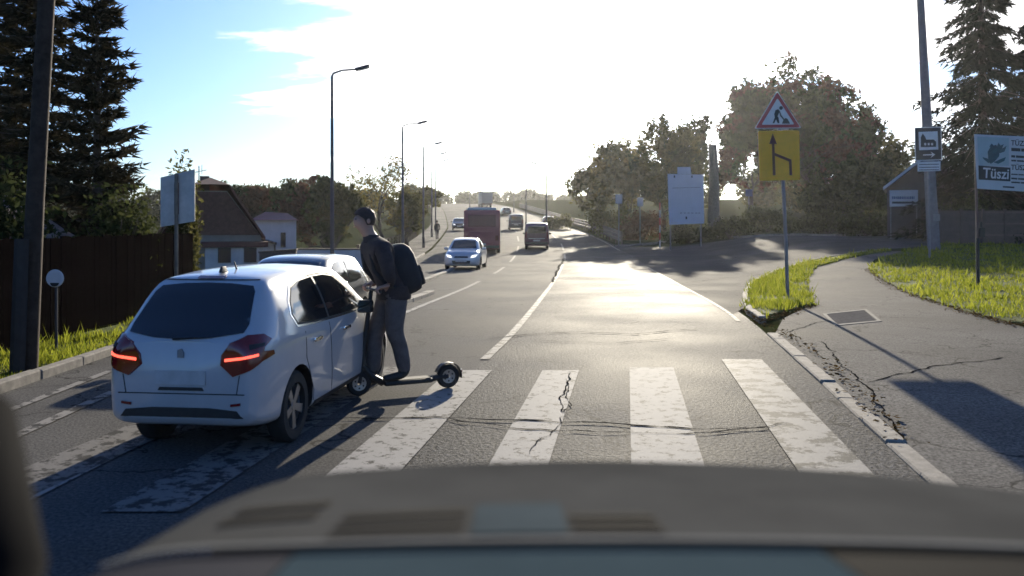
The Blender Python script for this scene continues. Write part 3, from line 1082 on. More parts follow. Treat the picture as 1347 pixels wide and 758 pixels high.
# low hedge and shrubs under the belt
gh = 'shrubs along the side street'
for i, (px, d, rx, h, m_, lb) in enumerate((
        (735, 110, 1.6, 1.7, LF_OLIVE, 'low shrub behind the far end of the road barrier'),
        (800, 88, 2.6, 2.6, LF_OLIVE, 'olive shrub behind the barrier left of the small grey sign'),
        (845, 82, 2.6, 2.4, LF_BROWN, 'brown shrub behind the red and white pole'),
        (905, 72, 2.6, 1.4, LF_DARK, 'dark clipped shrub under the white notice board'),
        (960, 70, 1.7, 1.5, LF_HEDGE, 'green shrub right of the notice board'),
        (1010, 74, 2.0, 1.9, LF_HEDGE, 'light green shrub behind the roadworks sign post'),
        (1055, 70, 1.6, 1.2, LF_HEDGE, 'low green shrub right of the roadworks sign post'),
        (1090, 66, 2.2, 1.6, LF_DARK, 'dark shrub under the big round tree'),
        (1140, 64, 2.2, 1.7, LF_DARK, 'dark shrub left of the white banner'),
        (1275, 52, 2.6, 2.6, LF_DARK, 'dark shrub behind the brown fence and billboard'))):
    x = (px - CX) / FPX * d
    bush('shrub', at(x, d), rx, 1.0, h, 3200, 0.13, m_, lb, 60 + i, gh)

# far woods that close the view on both sides of the road: one mass nobody could count
def woods(name, x0, x1, y0, y1, hmin, hmax, n, leaf, m, label, seed):
    rng = np.random.default_rng(seed)
    k = max(6, int((x1 - x0) / 5))
    cx = rng.uniform(x0, x1, k); cy = rng.uniform(y0, y1, k); ch_ = rng.uniform(hmin, hmax, k)
    i = rng.integers(0, k, n)
    d = rng.normal(0, 1, (n, 3)); d /= np.linalg.norm(d, axis=1)[:, None]
    d *= rng.uniform(0.5, 1.0, n)[:, None]
    X = cx[i] + d[:, 0] * 4.2; Y = cy[i] + d[:, 1] * 3.0
    Z = np.array([terrain(a, b) for a, b in zip(X, Y)]) + ch_[i] * (0.52 + 0.5 * d[:, 2])
    C = np.stack([X, Y, Z], 1)
    tag(link(name, fast_mesh(name, leaf_quads(C, leaf), 4, m)), label, 'woods', kind='stuff')


woods('far_woods', 24, 140, 135, 170, 6, 10, 30000, 0.5, LF_OLIVE, 'mass of far trees beyond the right tree belt', 81)
woods('far_left_woods', -150, -30, 150, 200, 5, 9, 26000, 0.5, LF_DARK, 'mass of far trees beyond the houses on the left', 82)
woods('crest_woods', -60, 60, 380, 430, 4, 8, 14000, 0.8, LF_DARK, 'hazy far trees beyond the crest of the road', 83)
# ------------------------------------------------------------------ vehicles
M_GLASS = mat('car_glass', (0.012, 0.014, 0.016), 0.05, spec=0.9, var=0.1, scale=2)
M_TYRE = mat('tyre_rubber', (0.014, 0.014, 0.014), 0.8, var=0.3, scale=20)
M_RIM = mat('alloy_rim', (0.38, 0.38, 0.39), 0.3, 0.9, var=0.15, scale=9)
M_BLACKP = mat('black_plastic', (0.016, 0.016, 0.017), 0.55, var=0.3, scale=12)
M_CHROME = mat('chrome', (0.75, 0.75, 0.76), 0.12, 1.0, var=0.05)
M_REDL = mat('tail_lamp', (0.16, 0.008, 0.010), 0.12, var=0.2, coat=0.6)
M_BRAKE = mat('brake_bar', (0.8, 0.05, 0.03), 0.3, emit=(1.0, 0.10, 0.06), estr=1.2)
M_LAMP = mat('head_lamp', (0.75, 0.77, 0.80), 0.1, emit=(1, 0.97, 0.9), estr=0.6)
M_PLATE = mat('number_plate', (0.42, 0.42, 0.43), 0.5, var=0.15, scale=6)
M_SEAM = mat('panel_gap', (0.010, 0.010, 0.010), 0.8)


def carpaint(name, c, metal=0.0, rough=0.32, coat=0.8):
    return mat(name, c, rough, metal, 0.5, var=0.06, scale=3.0, coat=coat, bump=0.015, bscale=2.5)


def section(k, n_per=4):
    """Half cross-section of a car body from underside to roof, smooth through its control points."""
    zb, w, zs, ws, zt, wt = k
    hs = zs - zb
    P = [(0, zb), (0.72 * w, zb), (0.94 * w, zb + 0.04), (0.985 * w, zb + 0.22 * hs), (w, zb + 0.55 * hs), (w * 0.6 + ws * 0.4, zb + 0.86 * hs), (ws, zs),
         (ws * 0.55 + wt * 0.45 + 0.012, zs + 0.5 * (zt - zs)), (wt + 0.02, zs + 0.9 * (zt - zs)), (wt * 0.86, zt), (wt * 0.45, zt + 0.018), (0, zt + 0.025)]
    P = [Vector(p) for p in P]
    out = []
    for i in range(len(P) - 1):
        p0 = P[i - 1] if i else Vector((-P[1].x, P[1].y))
        p1, p2 = P[i], P[i + 1]
        p3 = P[i + 2] if i + 2 < len(P) else Vector((-P[i].x, P[i].y))
        for j in range(n_per):
            t = j / n_per
            out.append(0.5 * ((2 * p1) + (p2 - p0) * t + (2 * p0 - 5 * p1 + 4 * p2 - p3) * t * t + (3 * p1 - p0 - 3 * p2 + p3) * t ** 3))
    out.append(P[-1])
    return out


class Body:
    """Lofted car shell; further pieces are laid onto it by casting rays at it."""

    def __init__(self, keys, paintm, root, wheels, wr, name='body', arch=1.14, nst=64):
        fs = [lerp_pts([(k[0], k[i]) for k in keys]) for i in range(1, 7)]
        s0, s1 = keys[0][0], keys[-1][0]
        st = sorted(set([s0 + (s1 - s0) * i / nst for i in range(nst + 1)] + [s0 + 0.012, s0 + 0.03, s0 + 0.05, s1 - 0.012, s1 - 0.03, s1 - 0.05]))
        V, F = [], []
        rings = []
        for s in st:
            half = section([f(s) for f in fs])
            ring = [(p.x, s, p.y) for p in half] + [(-p.x, s, p.y) for p in reversed(half[1:-1])]
            rings.append(range(len(V), len(V) + len(ring)))
            V += ring
        n = len(rings[0])
        for a, b in zip(rings, rings[1:]):
            for i in range(n):
                F.append((a[i], a[(i + 1) % n], b[(i + 1) % n], b[i]))
        F.append(list(rings[0]))
        F.append(list(reversed(rings[-1])))
        me = bpy.data.meshes.new(name)
        me.from_pydata(V, [], F)
        bm = bmesh.new()
        bm.from_mesh(me)
        bmesh.ops.recalc_face_normals(bm, faces=bm.faces)
        self.bvh = BVHTree.FromBMesh(bm)
        bm.to_mesh(me)
        bm.free()
        me.materials.append(paintm)
        me.materials.append(M_BLACKP)
        o = link(name, me, root)
        # wheel arches cut out of the shell
        cut = MB()
        for (wy, wx) in wheels:
            for sx in (1, -1):
                Mx = Matrix.Translation((sx * (wx - 0.02), wy, wr * 1.02)) @ Matrix.Rotation(R(90), 4, 'Y')
                prof = [(0.001, -0.24), (wr * arch, -0.24), (wr * arch, 0.4), (0.001, 0.4)]
                cut.lathe(prof, None, 28, Mx)
        cme = cut.mesh('cutter', [paintm, M_BLACKP])
        for p in cme.polygons:
            p.material_index = 1
        co = link('cutter', cme)
        md = o.modifiers.new('b', 'BOOLEAN')
        md.object = co
        md.operation = 'DIFFERENCE'
        md.solver = 'EXACT'
        co.parent = root
        bpy.context.view_layer.update()
        ev = o.evaluated_get(bpy.context.evaluated_depsgraph_get())
        nm = bpy.data.meshes.new_from_object(ev)
        o.modifiers.clear()
        o.data = nm
        bpy.data.objects.remove(co)
        bm = bmesh.new()
        bm.from_mesh(nm)
        for f in bm.faces:
            f.smooth = True
        for e in bm.edges:
            if e.is_manifold and e.calc_face_angle(0) > R(38):
                e.smooth = False
        bm.to_mesh(nm)
        bm.free()
        self.obj, self.root, self.wheels, self.wr = o, root, wheels, wr

    def patch(self, name, O, U, V, D, outline, m, off=0.006, step=0.06, parent=None, mirror=False, thick=0.02):
        """Lay a panel of the given outline (in the U, V plane at O) onto the shell along D."""
        O, U, V, D = (Vector(a) for a in (O, U, V, D))
        D.normalize()
        res = None
        for sx in ((1, -1) if mirror else (1,)):
            us = [p[0] for p in outline]
            vs = [p[1] for p in outline]
            dense = []
            for i in range(len(outline)):
                a, b = Vector(outline[i]), Vector(outline[(i + 1) % len(outline)])
                k = max(1, int((b - a).length / step))
                dense += [a.lerp(b, j / k) for j in range(k)]
            n0 = len(dense)
            pts = dense + [Vector((x + step * 0.31, y + step * 0.37)) for x in np.arange(min(us), max(us), step) for y in np.arange(min(vs), max(vs), step)]
            vv, ee, ff, *_ = delaunay_2d_cdt(pts, [], [list(range(n0))], 1, 1e-5)
            used = sorted({i for f in ff for i in f})
            idx = {v: i for i, v in enumerate(used)}
            P, N = [], []
            for i in used:
                q = O + U * vv[i].x + V * vv[i].y
                hit, nor, *_ = self.bvh.ray_cast(q, D, 8.0)
                if hit is None:
                    hit, nor, *_ = self.bvh.find_nearest(q + D * 2.0)
                P.append(hit)
                N.append(nor if nor.dot(D) < 0 else -nor)
            bm = bmesh.new()
            bv = [bm.verts.new((sx * (p.x + n.x * off), p.y + n.y * off, p.z + n.z * off)) for p, n in zip(P, N)]
            for f in ff:
                try:
                    bm.faces.new([bv[idx[i]] for i in f])
                except ValueError:
                    pass
            bmesh.ops.recalc_face_normals(bm, faces=bm.faces)
            Dm = Vector((sx * D.x, D.y, D.z))
            if sum(f.normal.dot(Dm) for f in bm.faces) > 0:
                bmesh.ops.reverse_faces(bm, faces=bm.faces)
            for f in bm.faces:
                f.smooth = True
            be = [e for e in bm.edges if e.is_boundary]
            r = bmesh.ops.extrude_edge_only(bm, edges=be)
            for g in r['geom']:
                if isinstance(g, bmesh.types.BMVert):
                    g.co += Dm * thick
                elif isinstance(g, bmesh.types.BMEdge):
                    pass
            for e in be:
                e.smooth = False
            me = bpy.data.meshes.new(name)
            bm.to_mesh(me)
            bm.free()
            me.materials.append(m)
            res = link(name, me, parent or self.root)
        return res

    def side(self, name, outline, m, **kw):
        return self.patch(name, (4, 0, 0), (0, 1, 0), (0, 0, 1), (-1, 0, 0), outline, m, mirror=True, **kw)

    def rear(self, name, outline, m, mirror=False, **kw):
        return self.patch(name, (0, -4, 0), (1, 0, 0), (0, 0, 1), (0, 1, 0), outline, m, mirror=mirror, **kw)

    def front(self, name, outline, m, mirror=False, **kw):
        return self.patch(name, (0, 9, 0), (1, 0, 0), (0, 0, 1), (0, -1, 0), outline, m, mirror=mirror, **kw)

    def put_wheels(self, width=0.20, spokes=5, rimm=None):
        r = self.wr
        t = MB().lathe([(r * 0.66, -width / 2), (r * 0.9, -width / 2), (r * 0.985, -width * 0.36), (r, -width * 0.2), (r, width * 0.2), (r * 0.985, width * 0.36),
                        (r * 0.9, width / 2), (r * 0.66, width / 2), (r * 0.62, width * 0.3), (r * 0.62, -width * 0.3)], M_TYRE, 32, closed=True)
        tm = t.mesh('tyre', smooth=True)
        g = MB().lathe([(0.001, width * 0.10), (r * 0.60, width * 0.06)], M_BLACKP, 24)
        g.lathe([(r * 0.60, width * 0.1), (r * 0.67, width * 0.46), (r * 0.70, width * 0.46), (r * 0.70, 0), (r * 0.6, 0)], rimm or M_RIM, 28, closed=True)
        g.lathe([(0.001, width * 0.36), (r * 0.13, width * 0.36), (r * 0.16, width * 0.2)], rimm or M_RIM, 16)
        for k in range(spokes):
            Mx = Matrix.Rotation(2 * math.pi * k / spokes, 4, 'Z')
            g.add([(r * 0.1, -r * 0.09, width * 0.34), (r * 0.64, -r * 0.13, width * 0.38), (r * 0.64, r * 0.13, width * 0.38), (r * 0.1, r * 0.09, width * 0.34),
                   (r * 0.1, -r * 0.09, width * 0.1), (r * 0.64, -r * 0.13, width * 0.1), (r * 0.64, r * 0.13, width * 0.1), (r * 0.1, r * 0.09, width * 0.1)],
                  [(0, 1, 2, 3), (0, 4, 5, 1), (3, 2, 6, 7), (1, 5, 6, 2)], rimm or M_RIM, Mx)
        gm = g.mesh('rim', smooth=True, sharp=40)
        for wy, wx in self.wheels:
            for sx in (1, -1):
                w = link('wheel', tm, self.root)
                w.location = (sx * (wx - width / 2 - 0.015), wy, r)
                w.rotation_euler = (0, R(90) * sx, 0)
                link('rim', gm, w)

    def mirrors(self, y, z, x, m):
        for sx in (1, -1):
            b = MB().box((0, -0.05, -0.06), (0.20, 0.06, 0.08))
            o = b.build('wing_mirror', m, self.root, bevel=0.035, seg=3, smooth=True)
            o.location = (sx * (x + (0.02 if sx > 0 else 0.02)), y, z)
            if sx < 0:
                o.scale = (-1, 1, 1)
            k = MB().box((0.012, -0.056, -0.045), (0.185, -0.0515, 0.065))
            k.build('mirror_glass', M_GLASS, o)


# --- the white hatchback beside the scooter -------------------------------------------------
P_GREYB = mat('badge_grey', (0.22, 0.23, 0.25), 0.5, 0.3)
P_WHITE = carpaint('paint_white_silver', (0.43, 0.44, 0.465), 0.0, 0.3)
K208 = [(0.00, 0.36, 0.70, 0.86, 0.66, 0.94, 0.56), (0.05, 0.30, 0.775, 0.91, 0.73, 1.00, 0.585), (0.14, 0.27, 0.82, 0.94, 0.775, 1.07, 0.60), (0.28, 0.25, 0.85, 0.965, 0.80, 1.21, 0.605),
        (0.42, 0.24, 0.862, 0.975, 0.815, 1.345, 0.60), (0.54, 0.22, 0.868, 0.975, 0.82, 1.415, 0.59), (0.75, 0.20, 0.87, 0.965, 0.825, 1.44, 0.585), (1.2, 0.19, 0.868, 0.945, 0.828, 1.462, 0.585),
        (1.7, 0.19, 0.866, 0.93, 0.83, 1.465, 0.585), (2.15, 0.19, 0.866, 0.915, 0.828, 1.435, 0.585), (2.55, 0.19, 0.868, 0.905, 0.82, 1.30, 0.60), (2.95, 0.19, 0.87, 0.89, 0.81, 1.06, 0.66),
        (3.15, 0.19, 0.868, 0.87, 0.80, 0.985, 0.67), (3.45, 0.20, 0.855, 0.81, 0.77, 0.90, 0.64), (3.75, 0.21, 0.79, 0.70, 0.70, 0.78, 0.58), (3.90, 0.25, 0.67, 0.61, 0.60, 0.67, 0.48),
        (3.97, 0.33, 0.50, 0.56, 0.46, 0.59, 0.36)]
HB_POS = (-2.47, 6.52)
hb = empty('hatchback_car', at(*HB_POS), -R(6.5), 'white five door hatchback with glowing tail lights beside the scooter rider', 'car')
hb.scale = (0.75, 1.0, 0.945)
B = Body(K208, P_WHITE, hb, [(0.72, 0.85), (3.24, 0.85)], 0.31)
B.put_wheels(0.20, 5)
rw = B.rear('rear_window', [(-0.60, 1.02), (-0.30, 0.985), (0, 0.975), (0.30, 0.985), (0.60, 1.02), (0.615, 1.08), (0.545, 1.32), (0.50, 1.365), (0.25, 1.385), (0, 1.39), (-0.25, 1.385), (-0.50, 1.365), (-0.545, 1.32), (-0.615, 1.08)], M_GLASS)
wp = MB().tube([(0, 0, 0), (0.16, -0.012, 0.006), (0.36, -0.016, 0.012)], [0.014, 0.009, 0.006], None, 6)
wo = wp.build('rear_wiper', M_BLACKP, hb); wo.location = B.bvh.ray_cast(Vector((-0.08, -4, 0.985)), Vector((0, 1, 0)))[0] + Vector((0, -0.02, 0.0))
B.rear('brake_light', [(-0.15, 1.418), (0.15, 1.418), (0.145, 1.436), (-0.145, 1.436)], M_REDL, off=0.012)
# side glass: rear door pane and front door pane, dark pillar between, bright trim round them
pane_r = [(0.80, 1.02), (0.74, 1.10), (0.78, 1.20), (0.92, 1.315), (1.10, 1.355), (1.47, 1.375), (1.55, 0.985), (1.2, 0.99)]
pane_f = [(1.60, 0.985), (1.53, 1.375), (1.80, 1.375), (2.05, 1.345), (2.40, 1.18), (2.66, 1.00), (2.62, 0.975), (2.1, 0.975)]
B.side('window_trim', [(0.78, 0.985), (0.70, 1.10), (0.75, 1.225), (0.90, 1.345), (1.10, 1.385), (1.50, 1.403), (1.82, 1.403), (2.08, 1.37), (2.44, 1.20), (2.74, 0.985), (2.70, 0.945), (2.1, 0.95), (1.2, 0.965)], M_CHROME, off=0.004, thick=0.01)
B.side('door_pillar', [(0.80, 1.0), (0.725, 1.10), (0.77, 1.21), (0.91, 1.328), (1.10, 1.368), (1.50, 1.388), (1.81, 1.388), (2.06, 1.357), (2.42, 1.19), (2.70, 0.99), (2.66, 0.962), (2.1, 0.963), (1.2, 0.978)], M_BLACKP, off=0.006, thick=0.01)
B.side('side_window', pane_r, M_GLASS, off=0.009)
B.side('side_window', pane_f, M_GLASS, off=0.009)
# door shut lines and handles
for pts in ([(0.93, 0.93), (0.90, 0.70), (1.00, 0.52), (1.09, 0.38), (1.10, 0.28)], [(1.565, 0.94), (1.56, 0.60), (1.60, 0.27)], [(2.74, 0.94), (2.70, 0.60), (2.62, 0.28)]):
    for a, b in zip(pts, pts[1:]):
        B.side('panel_gap', [(a[0] - 0.006, a[1]), (a[0] + 0.006, a[1]), (b[0] + 0.006, b[1]), (b[0] - 0.006, b[1])], M_SEAM, off=0.002, thick=0.004)
B.side('sill_trim', [(1.12, 0.215), (2.86, 0.215), (2.84, 0.27), (1.14, 0.27)], M_BLACKP, off=0.01)
for hy in (1.18, 2.02):
    for sx in (1, -1):
        h = MB().box((-0.012, -0.10, -0.018), (0.028, 0.10, 0.018))
        o = h.build('door_handle', M_CHROME if sx > 0 else P_WHITE, hb, bevel=0.012, seg=2, smooth=True)
        q = B.bvh.ray_cast(Vector((sx * 4, hy, 0.83)), Vector((-sx, 0, 0)))[0]
        o.location = (q.x + sx * 0.008, hy, 0.83)
# tail lamps: claw shaped, wrapped round the rear corners, with one lit bar
S2 = math.sqrt(0.5)
for m_, outl, off, nm in ((M_REDL, [(-0.20, 0.78), (-0.19, 0.86), (-0.13, 0.945), (0.02, 1.0), (0.17, 1.0), (0.25, 0.955), (0.16, 0.905), (0.15, 0.875), (0.26, 0.868), (0.27, 0.835), (0.13, 0.80), (0.02, 0.74), (-0.11, 0.69)], 0.012, 'tail_light'),
                          (M_BRAKE, [(-0.165, 0.808), (0.09, 0.845), (0.09, 0.862), (-0.165, 0.830)], 0.018, 'light_bar'),
                          (M_BLACKP, [(0.02, 0.895), (0.155, 0.915), (0.16, 0.935), (0.02, 0.93)], 0.018, 'light_insert')):
    B.patch(nm, (3 + 0.60, -3 + 0.10, 0), (S2, S2, 0), (0, 0, 1), (-S2, S2, 0), outl, m_, off=off, step=0.04, mirror=True)
B.rear('tailgate_handle', [(-0.24, 0.575), (0.24, 0.575), (0.22, 0.60), (-0.22, 0.60)], M_BLACKP, off=0.008)
B.rear('number_plate', [(-0.26, 0.62), (0.26, 0.62), (0.26, 0.73), (-0.26, 0.73)], M_PLATE, off=0.012)
B.rear('lower_bumper', [(-0.64, 0.365), (0.64, 0.365), (0.58, 0.42), (0.3, 0.44), (-0.3, 0.44), (-0.58, 0.42)], M_BLACKP, off=0.008)
for seam in ([(-0.66, 0.545), (0.66, 0.545), (0.66, 0.553), (-0.66, 0.553)], [(0.575, 0.553), (0.583, 0.553), (0.613, 0.70), (0.605, 0.70)], [(-0.575, 0.553), (-0.583, 0.553), (-0.613, 0.70), (-0.605, 0.70)],
             [(-0.52, 1.408), (0.52, 1.408), (0.52, 1.416), (-0.52, 1.416)]):
    B.rear('panel_gap', seam, M_SEAM, off=0.003, thick=0.004)
B.rear('badge', [(-0.03, 0.835), (0.03, 0.835), (0.035, 0.875), (0.012, 0.905), (-0.03, 0.895)], P_GREYB, off=0.012, step=0.02)
B.rear('reflector', [(0.52, 0.455), (0.62, 0.465), (0.62, 0.485), (0.52, 0.475)], M_REDL, off=0.013, mirror=True, step=0.03)
B.mirrors(2.52, 0.98, 0.80, M_BLACKP)
an = MB().tube([(0, 0, 0), (0, -0.05, 0.07)], [0.012, 0.006], None, 6); ao = an.build('roof_antenna', M_BLACKP, hb); ao.location = (0, 0.98, 1.475)
fu = MB(); fu.box((-0.02, -0.07, 0), (0.02, 0.07, 0.055), taper=0.5); fo = fu.build('roof_fin', M_BLACKP, hb, bevel=0.01, smooth=True); fo.location = (0, 0.72, 1.462)
B.front('windscreen', [(-0.60, 1.06), (0.60, 1.06), (0.52, 1.38), (0, 1.41), (-0.52, 1.38)], M_GLASS)
B.front('head_light', [(0.40, 0.62), (0.66, 0.66), (0.72, 0.76), (0.50, 0.72)], M_LAMP, mirror=True)


# --- other traffic ---------------------------------------------------------------------------
def small_car(name, pos, rz, paintm, label, scale=1.0, keys=None, lit=False, group=None, sedan=False):
    K = keys or ([(0.0, 0.40, 0.62, 0.80, 0.58, 0.86, 0.5), (0.06, 0.30, 0.78, 0.88, 0.72, 0.97, 0.58), (0.5, 0.22, 0.86, 0.93, 0.80, 1.02, 0.64), (0.85, 0.20, 0.87, 0.94, 0.82, 1.10, 0.64), (1.35, 0.19, 0.87, 0.94, 0.82, 1.44, 0.57),
                  (1.9, 0.19, 0.87, 0.93, 0.82, 1.49, 0.57), (2.5, 0.19, 0.87, 0.92, 0.82, 1.44, 0.58), (3.0, 0.19, 0.87, 0.91, 0.81, 1.16, 0.63), (3.25, 0.19, 0.87, 0.88, 0.80, 0.99, 0.66), (3.8, 0.21, 0.84, 0.80, 0.75, 0.89, 0.62),
                  (4.1, 0.26, 0.70, 0.68, 0.62, 0.74, 0.5), (4.18, 0.36, 0.52, 0.58, 0.46, 0.62, 0.36)] if sedan else K208)
    root = empty(name, at(*pos), rz, label, 'car', group)
    root.scale = (scale,) * 3
    ln = K[-1][0]
    b = Body(K, paintm, root, [(0.75, 0.85), (ln - 0.75, 0.85)], 0.31, nst=40)
    b.put_wheels(0.19, 5)
    b.mirrors(ln * 0.63, 0.99, 0.80, paintm)
    if sedan:
        b.rear('rear_window', [(-0.55, 1.10), (0.55, 1.10), (0.48, 1.38), (-0.48, 1.38)], M_GLASS, step=0.1)
        b.side('side_window', [(0.98, 1.0), (1.42, 1.37), (1.82, 1.40), (1.84, 0.98)], M_GLASS, step=0.1)
        b.side('side_window', [(1.90, 0.98), (1.88, 1.40), (2.40, 1.37), (2.90, 1.02), (2.85, 0.97)], M_GLASS, step=0.1)
        b.front('windscreen', [(-0.62, 1.02), (0.62, 1.02), (0.52, 1.38), (0, 1.42), (-0.52, 1.38)], M_GLASS, step=0.1)
    else:
        b.rear('rear_window', [(-0.58, 1.02), (0.58, 1.02), (0.50, 1.36), (-0.50, 1.36)], M_GLASS, step=0.1)
        b.side('side_window', pane_r, M_GLASS, step=0.1)
        b.side('side_window', pane_f, M_GLASS, step=0.1)
        b.front('windscreen', [(-0.60, 1.05), (0.60, 1.05), (0.52, 1.37), (0, 1.40), (-0.52, 1.37)], M_GLASS, step=0.1)
    b.front('head_light', [(0.42, 0.60), (0.66, 0.64), (0.74, 0.76), (0.50, 0.72)], M_LAMP, mirror=True, off=0.012)
    b.front('grille', [(-0.34, 0.60), (0.34, 0.60), (0.30, 0.68), (-0.30, 0.68)], M_BLACKP, off=0.01)
    b.front('lower_grille', [(-0.40, 0.34), (0.40, 0.34), (0.44, 0.48), (-0.44, 0.48)], M_BLACKP, off=0.01)
    b.front('number_plate', [(-0.26, 0.42), (0.26, 0.42), (0.26, 0.52), (-0.26, 0.52)], M_PLATE, off=0.02)
    b.rear('tail_light', [(0.50, 0.72), (0.66, 0.70), (0.74, 0.84), (0.56, 0.88)], M_REDL, mirror=True, off=0.014)
    b.rear('number_plate', [(-0.26, 0.60), (0.26, 0.60), (0.26, 0.71), (-0.26, 0.71)], M_PLATE, off=0.012)
    b.rear('lower_bumper', [(-0.62, 0.37), (0.62, 0.37), (0.60, 0.50), (-0.60, 0.50)], M_BLACKP, off=0.008)
    return root


def xd(px, d):
    return (px - CX) / FPX * d


P_DARK = carpaint('paint_dark_blue', (0.020, 0.024, 0.034), 0.3, 0.25)
P_PALE = carpaint('paint_pale_grey', (0.50, 0.52, 0.55), 0.2, 0.3)
P_GREY = carpaint('paint_grey', (0.10, 0.10, 0.11), 0.5, 0.3)
P_MAROON = carpaint('paint_maroon', (0.24, 0.016, 0.045), 0.0, 0.5, 0.2)
P_VIO = carpaint('paint_plum', (0.105, 0.035, 0.060), 0.1, 0.4)
small_car('oncoming_car', (-3.14, 15.2), R(180) - R(5), P_DARK, 'dark car half hidden behind the white hatchback roof', 0.88)
small_car('oncoming_car', (xd(615, 41), 45.0), R(180) - R(4.0), P_PALE, 'pale oncoming saloon with headlights on, in front of the maroon bus', 1.0, sedan=True)
small_car('oncoming_car', (xd(601, 104), 108), R(180) + R(4), P_DARK, 'dark oncoming car at the far left kerb behind the bus', 1.0)
small_car('distant_car', (xd(722, 122), 120), R(3), P_VIO, 'plum hatchback driving away beside the right barrier', 1.0)
small_car('distant_car', (xd(667, 165), 162), R(8), P_GREY, 'small grey car furthest up the slope between bus and van', 1.05)

# van seen from behind in the middle lane
KV = [(0.00, 0.40, 0.90, 1.05, 0.90, 1.96, 0.80), (0.04, 0.34, 0.95, 1.10, 0.94, 2.02, 0.82), (0.5, 0.28, 0.96, 1.10, 0.95, 2.06, 0.83), (3.0, 0.28, 0.96, 1.08, 0.95, 2.06, 0.83), (3.7, 0.28, 0.96, 1.06, 0.93, 1.98, 0.82),
      (4.3, 0.28, 0.96, 1.02, 0.92, 1.30, 0.80), (4.7, 0.30, 0.93, 0.95, 0.88, 1.12, 0.74), (4.95, 0.36, 0.80, 0.80, 0.74, 0.92, 0.6), (5.0, 0.44, 0.7, 0.70, 0.62, 0.78, 0.5)]


def van(name, pos, rz, paintm, label, scale=1.0, group=None):
    root = empty(name, at(*pos), rz, label, 'van', group)
    root.scale = (scale,) * 3
    b = Body(KV, paintm, root, [(0.95, 0.93), (4.1, 0.93)], 0.34, nst=36)
    b.put_wheels(0.21, 6)
    b.mirrors(3.95, 1.2, 0.93, M_BLACKP)
    b.rear('rear_window', [(-0.72, 1.28), (0.72, 1.28), (0.66, 1.80), (-0.66, 1.80)], M_GLASS, step=0.12)
    b.rear('tail_light', [(0.78, 0.92), (0.87, 0.92), (0.84, 1.40), (0.76, 1.40)], M_REDL, mirror=True, off=0.014, step=0.1)
    b.rear('number_plate', [(-0.26, 0.66), (0.26, 0.66), (0.26, 0.77), (-0.26, 0.77)], M_PLATE, off=0.014, step=0.1)
    b.rear('rear_bumper', [(-0.84, 0.42), (0.84, 0.42), (0.84, 0.60), (-0.84, 0.60)], M_BLACKP, off=0.03, step=0.15)
    b.rear('chrome_strip', [(-0.62, 0.84), (0.62, 0.84), (0.62, 0.90), (-0.62, 0.90)], M_PLATE, off=0.012, step=0.15)
    b.side('side_window', [(3.0, 1.25), (3.0, 1.80), (3.55, 1.80), (4.1, 1.30)], M_GLASS, step=0.15)
    b.side('side_window', [(0.4, 1.25), (0.4, 1.80), (2.85, 1.80), (2.85, 1.25)], M_GLASS, step=0.15)
    b.front('windscreen', [(-0.78, 1.28), (0.78, 1.28), (0.70, 1.86), (-0.70, 1.86)], M_GLASS, step=0.12)
    b.front('head_light', [(0.50, 0.80), (0.78, 0.84), (0.78, 0.98), (0.56, 0.94)], M_LAMP, mirror=True, step=0.1)
    return root


van('van', (xd(706, 67), 67), -R(2.0), P_VIO, 'plum van seen from behind in the middle lane', 1.0)
van('van', (xd(679, 107), 107), R(2), P_GREY, 'grey van driving away between the bus and the plum van', 0.95)

# bus: maroon; sun on its side painted as pale panels
P_SUNLIT = carpaint('paint_sunlit_pale', (0.55, 0.52, 0.50), 0.0, 0.4, 0.5)
bus = empty('bus', at(xd(634, 60), 60), R(1.5), 'large maroon bus with sunlit side painted pale behind the oncoming saloon', 'bus')
bm_ = MB().box((-1.25, 0, 0.35), (1.25, 11.5, 3.05)).build('body', P_MAROON, bus, bevel=0.14, seg=3, smooth=True)
for sx in (1, -1):
    MB().box((sx * 1.25 - 0.012, 0.4, 0.9), (sx * 1.25 + 0.012, 11.1, 1.55)).build('sunlit_side_panel', P_SUNLIT, bus)
    for k in range(6):
        MB().box((sx * 1.25 - 0.015, 0.6 + k * 1.75, 1.65), (sx * 1.25 + 0.015, 2.2 + k * 1.75, 2.6)).build('side_window', M_GLASS, bus, bevel=0.01)
    for wy in (2.6, 8.6):
        w = MB().lathe([(0.30, -0.14), (0.47, -0.14), (0.5, -0.1), (0.5, 0.1), (0.47, 0.14), (0.30, 0.14)], M_TYRE, 24, closed=True)
        w.lathe([(0.001, 0.06), (0.32, 0.05)], M_RIM, 20)
        o = w.build('wheel', None, bus, smooth=True)
        o.location = (sx * 1.14, wy, 0.5); o.rotation_euler = (0, R(90) * sx, 0)
    MB().box((sx * 1.02 - 0.10, -0.03, 0.95), (sx * 1.02 + 0.10, 0.05, 1.3)).build('tail_light', M_REDL, bus, bevel=0.02)
MB().box((-0.95, -0.015, 1.9), (0.95, 0.05, 2.72)).build('rear_window', mat('bus_rear_glass', (0.13, 0.014, 0.030), 0.15), bus, bevel=0.03)
MB().box((-0.85, -0.012, 0.75), (0.85, 0.05, 1.6)).build('engine_cover', P_MAROON, bus, bevel=0.03)
MB().box((-1.2, -0.06, 0.40), (1.2, 0.1, 0.62)).build('rear_bumper', M_BLACKP, bus, bevel=0.03)
MB().box((-0.26, -0.02, 0.64), (0.26, 0.02, 0.75)).build('number_plate', M_PLATE, bus)
MB().box((-1.0, 0.6, 3.05), (1.0, 3.0, 3.22)).build('roof_unit', P_SUNLIT, bus, bevel=0.05)

